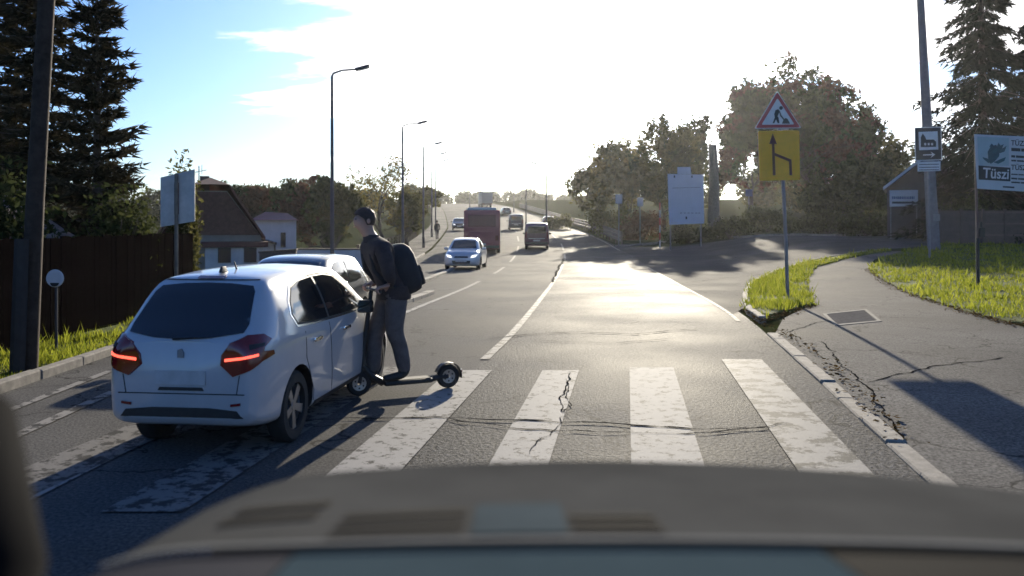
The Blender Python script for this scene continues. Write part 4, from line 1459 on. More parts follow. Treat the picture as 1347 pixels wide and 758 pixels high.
# lorry on the crest
lorry = empty('lorry', at(xd(641, 208), 208), R(9), 'grey box lorry on the crest of the road above the bus', 'lorry')
MB().box((-1.25, 0, 1.0), (1.25, 7, 3.7)).build('cargo_box', mat('lorry_box', (0.16, 0.165, 0.18), 0.6), lorry, bevel=0.04)
MB().box((-1.15, 7.1, 0.6), (1.15, 9.0, 2.9)).build('cab', P_GREY, lorry, bevel=0.15)
MB().box((-1.0, 0.1, 0.55), (1.0, 7.1, 0.98)).build('chassis', M_BLACKP, lorry)
for sx in (1, -1):
    for wy in (1.4, 2.5, 7.9):
        w = MB().lathe([(0.25, -0.15), (0.5, -0.15), (0.5, 0.15), (0.25, 0.15)], M_TYRE, 16, closed=True)
        o = w.build('wheel', None, lorry, smooth=True); o.location = (sx * 1.02, wy, 0.5); o.rotation_euler = (0, R(90), 0)
    MB().box((sx * 0.95 - 0.15, -0.05, 0.75), (sx * 0.95 + 0.15, 0.02, 0.92)).build('tail_light', M_REDL, lorry)
# ------------------------------------------------------------------ lamps, poles, signs
M_STEEL = mat('galvanised_steel', (0.20, 0.20, 0.215), 0.45, 0.6, var=0.2, scale=5)
M_DSTEEL = mat('dark_steel', (0.055, 0.055, 0.066), 0.5, 0.4, var=0.2, scale=5)
M_WOOD = mat('weathered_wood', (0.045, 0.034, 0.028), 0.9, spec=0.1, var=0.35, scale=8, bump=0.6, bscale=40)
M_CONC = mat('pole_concrete', (0.15, 0.145, 0.16), 0.8, var=0.2, scale=4, bump=0.3, bscale=30)
M_LENS = mat('lamp_lens', (0.35, 0.36, 0.38), 0.2)


def street_lamp(px, d, h, arm, side, label, lean=0.0, r=0.085):
    x = xd(px, d)
    b = at(x, d)
    root = empty('street_lamp', b, 0, label, 'street lamp', 'street lamps along the road')
    top = Vector((lean * h, 0, h))
    MB().tube([(0, 0, -0.2), (0, 0, 0.9), (0, 0, 0.92), top * 0.5, top], [r * 1.35, r * 1.35, r, r * 0.85, r * 0.6], None, 12).build('pole', M_DSTEEL, root, smooth=True)
    e = top + Vector((side * arm, -0.1, arm * 0.26))
    MB().tube([top, top + Vector((side * 0.06, 0, 0.12)), top + Vector((side * arm * 0.4, 0, 0.12 + arm * 0.12)), e], [r * 0.55, r * 0.5, r * 0.42, r * 0.4], None, 8).build('arm', M_DSTEEL, root, smooth=True)
    L = MB().box((-0.05, -0.13, -0.06), (0.55, 0.13, 0.06))
    o = L.build('lamp_head', M_DSTEEL, root, bevel=0.04, seg=2, smooth=True)
    o.location = e
    o.rotation_euler = (0, -0.26, 0 if side > 0 else math.pi)
    ln = MB().box((0.08, -0.10, -0.075), (0.48, 0.10, -0.061)).build('lens', M_LENS, o, bevel=0.005)
    return root


street_lamp(437, 35, 8.0, 1.0, 1, 'tallest and nearest street lamp, left of the rider', -0.001)
street_lamp(530, 54, 8.1, 1.0, 1, 'second street lamp from the left, behind the backpack', -0.003)
street_lamp(557, 69, 8.0, 0.95, 1, 'third street lamp from the left, over the left footway')
street_lamp(568, 87, 8.1, 0.95, 1, 'fourth street lamp from the left, over the left footway')
street_lamp(573, 101, 8.0, 0.95, 1, 'fifth and slimmest street lamp on the left, beyond the yellow tree')
street_lamp(719, 84, 7.0, 1.0, -1, 'tallest street lamp right of the road, behind the barrier')
street_lamp(692, 112, 6.6, 1.0, -1, 'second street lamp right of the road, above the plum van')
street_lamp(676, 178, 6.3, 1.0, -1, 'small far street lamp right of the lorry')
street_lamp(618, 172, 4.4, 0.9, 1, 'small far street lamp left of the lorry')

# wooden utility pole on the left verge, leaning
up_ = empty('utility_pole', at(-5.72, 10.3), 0, 'weathered wooden utility pole leaning before the dark conifers', 'utility pole')
MB().tube([(0, 0, -0.3), (0.10, 0, 2.0), (0.27, 0, 5.0), (0.43, 0, 8.0)], [0.11, 0.10, 0.088, 0.075], None, 14).build('pole', M_WOOD, up_, smooth=True)
MB().tube([(-0.02, -0.17, -0.1), (0.03, -0.15, 1.6)], [0.085, 0.08], None, 8).build('stub_post', mat('stub_dark', (0.05, 0.046, 0.044), 0.95, spec=0.0), up_, smooth=True)
MB().box((0.02, -0.20, 0.85), (0.05, 0.12, 0.91)).build('strap', M_DSTEEL, up_)
# concrete pole on the right, by the church sign
cp = empty('concrete_pole', at(xd(1229, 45), 45), 0, 'tall tapered concrete pole behind the church sign', 'pole')
MB().tube([(0, 0, -0.3), (-0.35, 0, 6.0), (-0.75, 0, 13.6)], [0.31, 0.25, 0.17], None, 14).build('pole', M_CONC, cp, smooth=True)
MB().box((-0.18, -0.36, 1.5), (0.12, -0.26, 1.85)).build('number_box', M_STEEL, cp, bevel=0.01)


def text_mesh(name, body, size, m, parent, loc, rot, depth=0.002, align='LEFT', sx=1.0, bold=0.0):
    cu = bpy.data.curves.new(name, 'FONT')
    cu.body = body
    cu.size = size
    cu.extrude = depth
    cu.offset = bold
    cu.align_x = align
    cu.resolution_u = 3
    t = bpy.data.objects.new(name, cu)
    COL.objects.link(t)
    bpy.context.view_layer.update()
    me = bpy.data.meshes.new_from_object(t.evaluated_get(bpy.context.evaluated_depsgraph_get()))
    bpy.data.objects.remove(t)
    bpy.data.curves.remove(cu)
    me.materials.clear()
    me.materials.append(m)
    o = link(name, me, parent)
    o.location = loc
    o.rotation_euler = rot
    o.scale = (sx, 1, 1)
    return o


FACE = (R(90), 0, 0)
M_SIGNW = mat('sign_white', (0.62, 0.62, 0.64), 0.45, var=0.08, scale=6)
M_SIGNBACK = mat('sign_back_grey', (0.42, 0.41, 0.40), 0.5, 0.2, var=0.18, scale=5)
M_SIGNY = mat('sign_yellow', (0.88, 0.42, 0.006), 0.4, var=0.08, scale=5, emit=None)
M_SIGNR = mat('sign_red', (0.35, 0.030, 0.035), 0.45, var=0.1)
M_SIGNK = mat('sign_black', (0.020, 0.018, 0.018), 0.5, var=0.2)
M_SIGNBR = mat('sign_dark_red', (0.13, 0.025, 0.010), 0.5, var=0.2)


def poly(mb, pts, y, m, t=0.003):
    return mb.prism([(p[0], p[1]) for p in pts], y - t, y, m)


# roadworks sign: triangle over a yellow lane diagram
sb = at(*gnd(1037, 398))
rs = empty('roadworks_sign', sb, 0.02, 'triangular roadworks warning sign above a yellow lane merge board', 'road sign')
D_ = sb.y
k_ = D_ / FPX


def rl(px, py):
    return ((px - CX) * k_ - sb.x, CAM_H - (py - HOR) * k_ - sb.z)


MB().tube([(0, 0, -0.3), (-0.06, 0, 1.5), (-0.20, 0.0, 4.4)], 0.042, None, 12).build('post', M_STEEL, rs, smooth=True)
tri = [rl(991, 170), rl(1053, 169), rl(1021, 120)]


def rounded(pts, r, n=4):
    out = []
    for i in range(len(pts)):
        a, b, c = Vector(pts[i - 1]), Vector(pts[i]), Vector(pts[(i + 1) % len(pts)])
        p, q = b + (a - b).normalized() * r, b + (c - b).normalized() * r
        for j in range(n + 1):
            t = j / n
            out.append(tuple(p * (1 - t) ** 2 + b * 2 * t * (1 - t) + q * t * t))
    return out


def shrink(pts, k):
    c = sum((Vector(p) for p in pts), Vector((0, 0))) / len(pts)
    return [tuple(c + (Vector(p) - c) * k) for p in pts]


tp_ = MB(); poly(tp_, rounded(tri, 0.05), -0.05, M_SIGNW, 0.02); tpo = tp_.build('warning_plate', None, rs)
tb_ = MB(); poly(tb_, rounded(shrink(tri, 0.95), 0.05), -0.071, M_SIGNR); tb_.build('red_border', None, tpo)
ti_ = MB(); poly(ti_, rounded(shrink(tri, 0.70), 0.04), -0.076, M_SIGNW); ti_.build('white_field', None, tpo)
pg = MB()
cx_, cz_ = rl(1022, 153)
S = 0.0052 * 1.0
man = [[(-26, -34), (-18, -34), (-6, -8), (-14, -4)], [(-2, -34), (6, -34), (2, -8), (-8, 2), (-14, -6)], [(-16, -6), (-4, -6), (8, 22), (0, 30), (-12, 26), (-18, 8)],
       [(2, 26), (8, 22), (16, 2), (30, -16), (26, -20), (10, -2)], [(18, -36), (56, -36), (44, -14), (34, -10), (24, -20)]]
for q in man:
    poly(pg, [(cx_ + x * S * 0.98, cz_ + z * S) for x, z in q], -0.081, M_SIGNK)
poly(pg, [(cx_ + 0.07 + 0.045 * math.cos(a), cz_ + 0.185 + 0.045 * math.sin(a)) for a in np.linspace(0, 6.1, 12)], -0.081, M_SIGNK)
pg.build('worker_symbol', None, tpo)
yel = [rl(998, 238), rl(1051, 237), rl(1050, 172), rl(996, 173)]
yb = MB(); poly(yb, rounded(yel, 0.04), -0.05, M_SIGNY, 0.02); ybo = yb.build('lane_board', None, rs)
ar = MB()


def bar(mb, a, b, w, y, m):
    a, b = Vector(a), Vector(b)
    t = (b - a).normalized()
    n = Vector((-t.y, t.x)) * w / 2
    poly(mb, [tuple(a + n), tuple(a - n), tuple(b - n), tuple(b + n)], y, m)


bar(ar, rl(1017, 231), rl(1015.5, 188), 0.062, -0.071, M_SIGNBR)
poly(ar, [rl(1010.5, 190), rl(1020.5, 190), rl(1015, 176)], -0.0715, M_SIGNBR)
bar(ar, rl(1016.5, 203), rl(1039, 212), 0.062, -0.0712, M_SIGNBR)
bar(ar, rl(1038, 210.5), rl(1039, 231), 0.062, -0.0714, M_SIGNBR)
ar.build('merge_arrow', None, ybo)
bk = MB()
for z in (2.95, 3.5, 4.1):
    bk.box((-0.26, -0.03, z), (0.0, 0.05, z + 0.05))
bk.build('bracket', M_STEEL, rs)

# church direction sign
cb_ = at(*gnd(1223, 341))
ch = empty('church_sign', cb_, 0, 'square brown church direction sign with arrow on a grey post', 'road sign')
k_, sb = cb_.y / FPX, cb_
MB().tube([(0, 0, -0.3), (-0.06, 0, 4.2)], 0.05, None, 10).build('post', M_STEEL, ch, smooth=True)
q = [rl(1203, 212), rl(1238, 211), rl(1237, 167), rl(1202, 168)]
m1 = MB(); poly(m1, rounded(q, 0.05), -0.06, M_SIGNW, 0.02); cho = m1.build('sign_plate', None, ch)
M_CHBR = mat('sign_dark_brown', (0.035, 0.026, 0.022), 0.5)
m2 = MB(); poly(m2, rounded(shrink(q, 0.95), 0.04), -0.081, M_CHBR); m2.build('brown_field', None, cho)
m3 = MB(); poly(m3, [rl(1208, 198), rl(1233, 197), rl(1232, 173), rl(1207, 174)], -0.086, M_SIGNW); m3.build('white_field', None, cho)
m4 = MB()
poly(m4, [rl(1210, 194), rl(1230, 193.5), rl(1230, 187), rl(1227, 184), rl(1217, 184), rl(1216, 181), rl(1212.5, 176), rl(1210, 181)], -0.091, M_SIGNK)
m4.build('church_symbol', None, cho)
m5 = MB()
for i in range(3):
    poly(m5, [rl(1214.5 + i * 4.5, 191.5), rl(1217 + i * 4.5, 191.5), rl(1217 + i * 4.5, 188.5), rl(1214.5 + i * 4.5, 188.5)], -0.094, M_SIGNW)
poly(m5, [rl(1213, 205), rl(1226, 204.5), rl(1226, 203), rl(1213, 203.5)], -0.086, M_SIGNW)
poly(m5, [rl(1223, 208), rl(1229, 203.8), rl(1223, 199.8), rl(1225.5, 203.8)], -0.0865, M_SIGNW)
m5.build('arrow', None, cho)
m6 = MB(); poly(m6, [rl(1206, 226), rl(1236, 225), rl(1236, 212.5), rl(1206, 213.5)], -0.06, M_SIGNW, 0.02); p6 = m6.build('name_plate', None, ch)
m7 = MB()
for yy in (216.4, 220.2, 223.6):
    poly(m7, [rl(1208, yy + 0.8), rl(1234, yy + 0.4), rl(1234, yy - 0.6), rl(1208, yy - 0.2)], -0.081, M_SIGNK)
m7.build('lettering', None, p6)

# billboard on two posts in the lawn
bb = at(*gnd(1287, 380))
k_, sb = bb.y / FPX, bb
bd = empty('billboard', bb, 0, 'white billboard reading Tüszi with teal emblem above the lawn', 'billboard')
MB().tube([(-0.03, 0, 1.45), (-0.09, 0, 4.1)], 0.035, None, 10).build('post', mat('post_pinkish', (0.10, 0.07, 0.07), 0.7), bd, smooth=True)
MB().tube([(0, 0, -0.3), (-0.03, 0, 1.47)], 0.05, None, 10).build('post_sleeve', M_SIGNK, bd, smooth=True)
MB().tube([(2.85, 0, -0.3), (2.80, 0, 4.1)], 0.035, None, 10).build('post', mat('post_pinkish', (0.10, 0.07, 0.07), 0.7), bd, smooth=True)
q = [rl(1284, 248.5), rl(1424, 257), rl(1424, 184), rl(1280, 177)]
M_BBW = mat('billboard_white', (0.50, 0.53, 0.56), 0.5, var=0.06, scale=3)
M_BBT = mat('billboard_pale_teal', (0.33, 0.43, 0.46), 0.5, var=0.06, scale=3)
M_TEAL = mat('emblem_teal', (0.022, 0.085, 0.095), 0.5, var=0.35, scale=14)
b1 = MB(); poly(b1, q, -0.05, M_BBW, 0.03); bp_ = b1.build('board', None, bd)
b2 = MB(); poly(b2, [rl(1285.5, 218.5), rl(1325, 218.5), rl(1325, 182), rl(1283.5, 180)], -0.081, M_BBT); b2.build('picture_field', None, bp_)
b3 = MB(); poly(b3, [rl(1285.5, 236.5), rl(1327, 239), rl(1327, 221), rl(1285, 218)], -0.082, M_SIGNK); nb = b3.build('name_band', None, bp_)
b4 = MB()
for pts in ([(1290, 207), (1297, 209), (1303, 213), (1298, 215), (1292, 210)], [(1298, 212), (1297, 200), (1301, 193), (1308, 191), (1313, 197), (1312, 206), (1306, 213), (1301, 216)],
            [(1305, 214), (1313, 210), (1321, 207), (1319, 212), (1311, 216)], [(1309, 195), (1311, 188), (1314, 192), (1318, 190), (1316, 196), (1322, 192), (1319, 200), (1313, 202)],
            [(1299, 194), (1302, 189), (1305, 192)]):
    poly(b4, [rl(*p) for p in pts], -0.086 - 0.0004 * pts[0][0] % 0.002, M_TEAL)
b4.build('emblem', None, bp_)
x, z = rl(1290.5, 234)
text_mesh('lettering', 'Tüszi', 0.42, M_SIGNW, bp_, (x, -0.086, z), (R(90), R(3), 0), 0.002, sx=0.86, bold=0.006)
x, z = rl(1327.5, 191.5); text_mesh('lettering', 'TÜZELŐ', 0.21, M_SIGNK, bp_, (x, -0.086, z), (R(90), R(3), 0), 0.002, sx=0.9, bold=0.004)
x, z = rl(1327.5, 223.5); text_mesh('lettering', 'TÜSZI', 0.21, M_SIGNK, bp_, (x, -0.086, z), (R(90), R(3), 0), 0.002, sx=0.9, bold=0.004)
for yy, h in ((197, 4.2), (206, 3.0), (211.5, 2.2), (229.5, 1.6), (235, 2.2), (240, 2.0)):
    xx = 1328.0
    while xx < 1410:
        w = random.uniform(5, 12)
        b5 = MB()
        poly(b5, [rl(xx, yy + h / 2 + (xx - 1328) * .06), rl(xx + w, yy + h / 2 + (xx + w - 1328) * .06), rl(xx + w, yy - h / 2 + (xx + w - 1328) * .06), rl(xx, yy - h / 2 + (xx - 1328) * .06)], -0.0865, M_SIGNK)
        b5.build('small_print', None, bp_)
        xx += w + 1.0
b5 = MB(); poly(b5, [rl(1317, 247), rl(1332, 248), rl(1332, 245.8), rl(1317, 245)], -0.0865, M_SIGNK); b5.build('small_print', None, bp_)
gl = MB(); gl.box((0.0, -0.10, 1.50), (0.14, 0.02, 1.78)); gl.box((0.03, -0.06, 1.78), (0.09, 0.0, 1.95)); gl.build('meter_box', M_SIGNK, bd, bevel=0.015)

# sign seen from behind on the left verge
ls_p = at(xd(232, 15.2), 15.2)
ls = empty('blank_sign', ls_p, R(10), 'blank grey back of a rectangular sign on a brown post', 'road sign')
MB().tube([(0, 0, -0.3), (0.0, 0, 2.65)], 0.032, None, 10).build('post', mat('sign_post_brown', (0.16, 0.13, 0.10), 0.6, var=0.3), ls, smooth=True)
MB().add([(-0.27, 0.04, 1.73), (0.30, 0.04, 1.83), (0.30, 0.04, 2.74), (-0.27, 0.04, 2.59), (-0.27, 0.06, 1.73), (0.30, 0.06, 1.83), (0.30, 0.06, 2.74), (-0.27, 0.06, 2.59)],
         [(0, 1, 2, 3), (7, 6, 5, 4), (0, 4, 5, 1), (1, 5, 6, 2), (2, 6, 7, 3), (3, 7, 4, 0)]).build('sign_plate', M_SIGNBACK, ls)
MB().box((-0.035, 0.0, 1.95), (0.035, 0.039, 2.50)).build('bracket', mat('rust', (0.14, 0.065, 0.045), 0.8, var=0.4, scale=14), ls)

# small white round sign before the dark fence
rp = at(xd(74, 11.8), 11.8)
rr_ = empty('round_sign', rp, 0, 'small white round sign on a thin post before the dark fence', 'road sign')
MB().tube([(0, 0, -0.2), (0, 0, 0.98)], 0.02, None, 8).build('post', M_DSTEEL, rr_, smooth=True)
MB().lathe([(0.001, 0.012), (0.115, 0.012), (0.12, 0.0), (0.001, 0.0)], M_SIGNW, 24, Matrix.Translation((0, -0.03, 1.04)) @ Matrix.Rotation(R(90), 4, 'X')).build('sign_plate', None, rr_)
MB().prism([(0.06 * math.cos(a), -0.02 + 0.05 * math.sin(a)) for a in np.linspace(math.pi, 2 * math.pi, 10)], -0.047, -0.0425, M_SIGNK, Matrix.Translation((0, 0, 1.0))).build('dark_mark', None, rr_)

# white notice board across the side street
nb_d = 66
np_ = at(xd(902, nb_d), nb_d)
k_, sb = nb_d / FPX, np_
nbr = empty('notice_board', np_, 0, 'large white notice board with a small panel on top, before the trees', 'notice board')
for px in (882, 922):
    x, z = rl(px, 300)
    MB().tube([(x, 0.02, -0.3), (x, 0.02, 3.6)], 0.05, None, 8).build('post', M_STEEL, nbr, smooth=True)
M_NB = mat('notice_white', (0.46, 0.49, 0.56), 0.5, var=0.06, scale=1.5)
n1 = MB(); poly(n1, [rl(880, 296), rl(926, 294), rl(925, 230), rl(878, 229)], -0.04, M_NB, 0.04); n1o = n1.build('board', None, nbr)
n2 = MB(); poly(n2, [rl(891, 229), rl(909, 229.3), rl(908, 220), rl(891, 220)], -0.04, M_NB, 0.04); n2.build('top_panel', None, nbr)
M_NBL = mat('notice_line', (0.22, 0.24, 0.28), 0.5)
n3 = MB()
poly(n3, [rl(884, 248), rl(921, 247), rl(921, 246.2), rl(884, 247.2)], -0.081, M_NBL)
for xx in (894, 899, 904, 909, 914, 918):
    poly(n3, [rl(xx, 281), rl(xx + 3, 281), rl(xx + 3, 279.8), rl(xx, 279.8)], -0.081, M_NBL)
poly(n3, [rl(901.5, 288.5), rl(903.5, 288.5), rl(903.5, 285), rl(901.5, 285)], -0.081, M_SIGNK)
for xx in (886, 909):
    poly(n3, [rl(xx, 234), rl(xx + 1.8, 234), rl(xx + 1.8, 231), rl(xx, 231)], -0.0815, M_SIGNK)
n3.build('lettering', None, n1o)

for px, d, topy, w, lb in ((814, 72, 256, 0.55, 'small grey sign on a post behind the barrier'), (842, 74, 260, 0.5, 'small faded sign right of the grey sign behind the barrier')):
    p = at(xd(px, d), d)
    s = empty('small_sign', p, 0, lb, 'road sign', 'small signs behind the barrier')
    zt = CAM_H - (topy - HOR) * d / FPX - p.z
    MB().tube([(0, 0, -0.2), (0, 0, zt)], 0.04, None, 8).build('post', M_STEEL, s, smooth=True)
    MB().box((-w / 2, -0.07, zt - 0.75), (w / 2, -0.045, zt)).build('sign_plate', M_SIGNBACK, s, bevel=0.03)
p = at(xd(868, 70), 70)
s = empty('marker_pole', p, 0, 'slim red and white marker pole beside the notice board', 'marker pole')
M_RW = mat('marker_red', (0.40, 0.05, 0.07), 0.5)
for i in range(6):
    MB().tube([(0, 0, i * 0.6 - (0.2 if i == 0 else 0)), (0, 0, i * 0.6 + 0.6)], 0.05, None, 8).build('band', M_RW if i % 2 else M_SIGNW, s, smooth=True)
p = at(xd(985, 76), 76)
s = empty('parking_sign', p, 0, 'small blue sign on a post under the big dense tree', 'road sign')
MB().tube([(0, 0, -0.2), (0, 0, 3.6)], 0.04, None, 8).build('post', M_STEEL, s, smooth=True)
MB().box((-0.3, -0.07, 3.0), (0.3, -0.045, 3.6)).build('sign_plate', mat('sign_blue', (0.025, 0.045, 0.14), 0.5), s, bevel=0.02)

# ------------------------------------------------------------------ barriers, railings and fences
M_RUST = mat('barrier_brown', (0.085, 0.055, 0.045), 0.6, 0.2, var=0.3, scale=3)


def barrier(name, fx, y0, y1, dy, zs, h, label, m, mp, pr=0.05, rh=0.15):
    root = empty(name, at(fx(y0), y0), 0, label, 'barrier')
    o0 = Vector(root.location)
    ys = list(np.arange(y0, y1 + 0.01, dy))
    pm = MB().box((-pr, -pr, -0.3), (pr, pr, h)).mesh('post', [mp])
    for y in ys:
        o = link('post', pm, root)
        o.location = at(fx(y), y) - o0
    for z in zs:
        mb = MB()
        vs, fs = [], []
        for y in ys:
            for dx, dz in ((-0.03, -rh / 2), (0.03, -rh / 2), (0.03, rh / 2), (-0.03, rh / 2)):
                vs.append(at(fx(y) - pr - 0.035 + dx, y, z + dz) - o0)
        for i in range(len(ys) - 1):
            for k in range(4):
                fs.append((i * 4 + k, i * 4 + (k + 1) % 4, i * 4 + 4 + (k + 1) % 4, i * 4 + 4 + k))
        fs += [(0, 1, 2, 3), tuple(len(vs) - 4 + k for k in (3, 2, 1, 0))]
        mb.add(vs, fs).build('rail', m, root)
    return root


barrier('road_barrier', lambda y: x_right(y) + 0.55, 73, 200, 2.5, (0.45, 0.78, 1.08), 1.2, 'long brown three rail barrier climbing along the right road edge', M_RUST, M_RUST, 0.05, 0.24)
barrier('footway_railing', lambda y: x_left(y) - 2.75, 48, 92, 2.0, (0.55, 1.0), 1.05, 'brown two rail wooden railing along the left footway', M_WOOD, M_WOOD, 0.06, 0.12)

# dark board fence on the left: every board a piece
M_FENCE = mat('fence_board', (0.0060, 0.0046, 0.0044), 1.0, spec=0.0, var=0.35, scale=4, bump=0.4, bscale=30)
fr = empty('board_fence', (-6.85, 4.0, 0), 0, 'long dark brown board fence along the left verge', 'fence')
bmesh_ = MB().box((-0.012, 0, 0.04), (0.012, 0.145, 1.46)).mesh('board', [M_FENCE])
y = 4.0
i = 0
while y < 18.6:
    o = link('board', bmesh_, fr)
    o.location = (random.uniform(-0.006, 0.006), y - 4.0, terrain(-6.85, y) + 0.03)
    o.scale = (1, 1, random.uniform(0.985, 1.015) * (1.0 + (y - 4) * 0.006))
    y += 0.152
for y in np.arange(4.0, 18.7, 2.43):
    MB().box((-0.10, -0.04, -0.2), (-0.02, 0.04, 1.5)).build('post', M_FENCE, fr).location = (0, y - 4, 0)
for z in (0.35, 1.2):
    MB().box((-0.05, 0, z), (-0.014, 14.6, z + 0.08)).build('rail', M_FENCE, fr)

# ------------------------------------------------------------------ buildings
M_RENDER = mat('render_beige', (0.26, 0.215, 0.17), 0.85, var=0.18, scale=2.0, bump=0.2, bscale=25)
M_RENDER_W = mat('render_pale', (0.46, 0.47, 0.50), 0.85, var=0.12, scale=2.0, bump=0.2, bscale=25)
M_ROOFT = mat('roof_tile_red', (0.13, 0.045, 0.032), 0.8, var=0.3, scale=5, bump=0.6, bscale=16, bdist=0.04)
M_ROOFR = mat('roof_sheet_red', (0.20, 0.045, 0.045), 0.6, var=0.2, scale=3)
M_WOODD = mat('timber_dark', (0.040, 0.030, 0.026), 0.8, var=0.3, scale=6)
M_WALLG = mat('garden_wall_brown', (0.075, 0.055, 0.050), 0.85, var=0.25, scale=5, bump=0.3)
M_BLIND = mat('window_dark', (0.02, 0.02, 0.024), 0.15)

# house with half-hipped gable towards the road
hd = 36.0
h0 = at(xd(277, hd), hd)
h0.z = terrain(h0.x, hd)
hs_ = empty('gable_house', h0, R(19), 'beige house with half hipped red tiled roof behind the blank sign', 'house')


def hl(px, py, d=hd):
    p = pix(px, py, d)
    return (p.x - h0.x, p.z - h0.z)


xr, ze = hl(346, 312)
xt, zt = hl(301, 243)
xlft = -xr
MB().prism([(xlft + 0.15, -0.3), (xr - 0.15, -0.3), (xr - 0.15, ze), (xt - 0.1, zt - 0.25), (-xt + 0.1, zt - 0.25), (xlft + 0.15, ze)], 0, 9).build('wall', M_RENDER, hs_)
MB().prism([(xlft + 0.22, ze + 0.08), (xr - 0.22, ze + 0.08), (xt - 0.12, zt - 0.30), (-xt + 0.12, zt - 0.30)], -0.05, -0.004).build('tile_hanging', mat('tile_hung_brown', (0.15, 0.075, 0.055), 0.85, spec=0.05, var=0.3, scale=7, bump=0.6, bscale=20, bdist=0.03), hs_)
rv = [(xr, ze), (xt, zt), (-xt, zt), (xlft, ze)]
rm = MB()
for a, b in ((rv[0], rv[1]), (rv[2], rv[3])):
    rm.add([(a[0], -0.35, a[1]), (b[0], -0.35, b[1]), (b[0], 9.3, b[1]), (a[0], 9.3, a[1]), (a[0], -0.35, a[1] - 0.14), (b[0], -0.35, b[1] - 0.14), (b[0], 9.3, b[1] - 0.14), (a[0], 9.3, a[1] - 0.14)],
           [(0, 1, 2, 3), (7, 6, 5, 4), (0, 4, 5, 1), (1, 5, 6, 2), (2, 6, 7, 3), (3, 7, 4, 0)])
rm.add([(xt, -0.35, zt), (-xt, -0.35, zt), (-xt, 9.3, zt), (xt, 9.3, zt), (0, 1.2, zt + 0.35), (0, 8, zt + 0.35)], [(0, 1, 4), (1, 2, 5, 4), (2, 3, 5), (3, 0, 4, 5)])
rf = rm.build('roof', M_ROOFT, hs_)
MB().box((xt - 1.2, 3.0, zt - 0.3), (xt - 0.8, 3.4, zt + 0.5)).build('chimney', M_WALLG, rf)
x1, z1 = hl(272, 318); x2, z2 = hl(342, 322)
gb = MB().box((x1 - 0.2, -0.9, z1 - 0.22), (x2 + 0.2, -0.02, z1), None)
gbo = gb.build('porch_roof', M_ROOFT, hs_)
MB().box((x1 - 0.05, -0.75, -0.3), (x2 + 0.02, -0.01, z1 - 0.23)).build('porch_wall', mat('porch_pale', (0.52, 0.50, 0.47), 0.85, var=0.15, scale=3), hs_)
for px in (286, 318):
    x, z = hl(px, 345)
    MB().box((x, -0.78, z), (x + 0.5, -0.752, z + 0.6)).build('window', M_BLIND, hs_)
am = MB(); ax_, az_ = hl(262, 243)
am.tube([(ax_, 1.5, az_ - 0.3), (ax_, 1.5, az_ + 0.85)], 0.02, None, 6)
am.tube([(ax_ - 0.32, 1.5, az_ + 0.55), (ax_ + 0.3, 1.5, az_ + 0.68)], 0.015, None, 6)
am.tube([(ax_ + 0.12, 1.5, az_ + 0.5), (ax_ + 0.12, 1.5, az_ + 0.9)], 0.012, None, 6)
am.build('antenna', M_DSTEEL, hs_)

# pale house with a low red roof
wd = 50.0
w0 = at(xd(365, wd), wd)
wh = empty('pale_house', w0, R(14), 'pale house with low red roof and one narrow dark window', 'house')
k_, sb = wd / FPX, w0
x1, z1 = rl(335, 290); x2, z2 = rl(389, 290)
MB().box((x1, 0, -0.5), (x2, 7, z1)).build('wall', M_RENDER_W, wh)
r_ = MB(); r_.add([(x1 - 0.25, -0.3, z1), (x2 + 0.15, -0.3, z1), (x2 + 0.15, 7.3, z1), (x1 - 0.25, 7.3, z1), (x1 + 0.6, 1.2, z1 + 0.5), (x2 - 0.5, 1.2, z1 + 0.42), (x2 - 0.5, 5.8, z1 + 0.42), (x1 + 0.6, 5.8, z1 + 0.5)],
       [(3, 2, 1, 0), (0, 1, 5, 4), (1, 2, 6, 5), (2, 3, 7, 6), (3, 0, 4, 7), (4, 5, 6, 7)])
r_.build('roof', M_ROOFR, wh)
x, z = rl(369, 325.5); xb, zb_ = rl(375.5, 306)
wo_ = MB().box((x, -0.03, z), (xb, 0.02, zb_)).build('window', M_WOODD, wh)
MB().box((x + 0.05, -0.045, z + 0.06), (xb - 0.05, -0.031, zb_ - 0.06)).build('pane', M_BLIND, wo_)
x, z = rl(340, 312); x_, z_ = rl(362, 318)
cnp = MB().add([(x, -1.2, z), (x_ + 0.1, -1.2, z_ - 0.05), (x_ + 0.1, -0.02, z_ - 0.05), (x, -0.02, z), (x, -1.2, z - 0.1), (x_ + 0.1, -1.2, z_ - 0.15), (x_ + 0.1, -0.02, z_ - 0.15), (x, -0.02, z - 0.1)],
               [(0, 1, 2, 3), (7, 6, 5, 4), (0, 4, 5, 1), (1, 5, 6, 2), (2, 6, 7, 3), (3, 7, 4, 0)])
cnp.build('porch_roof', M_WOODD, wh)
for xx in (x + 0.1, x_ - 0.05):
    MB().box((xx, -1.15, -0.3), (xx + 0.1, -1.05, z_ - 0.16)).build('porch_post', M_WOODD, wh)

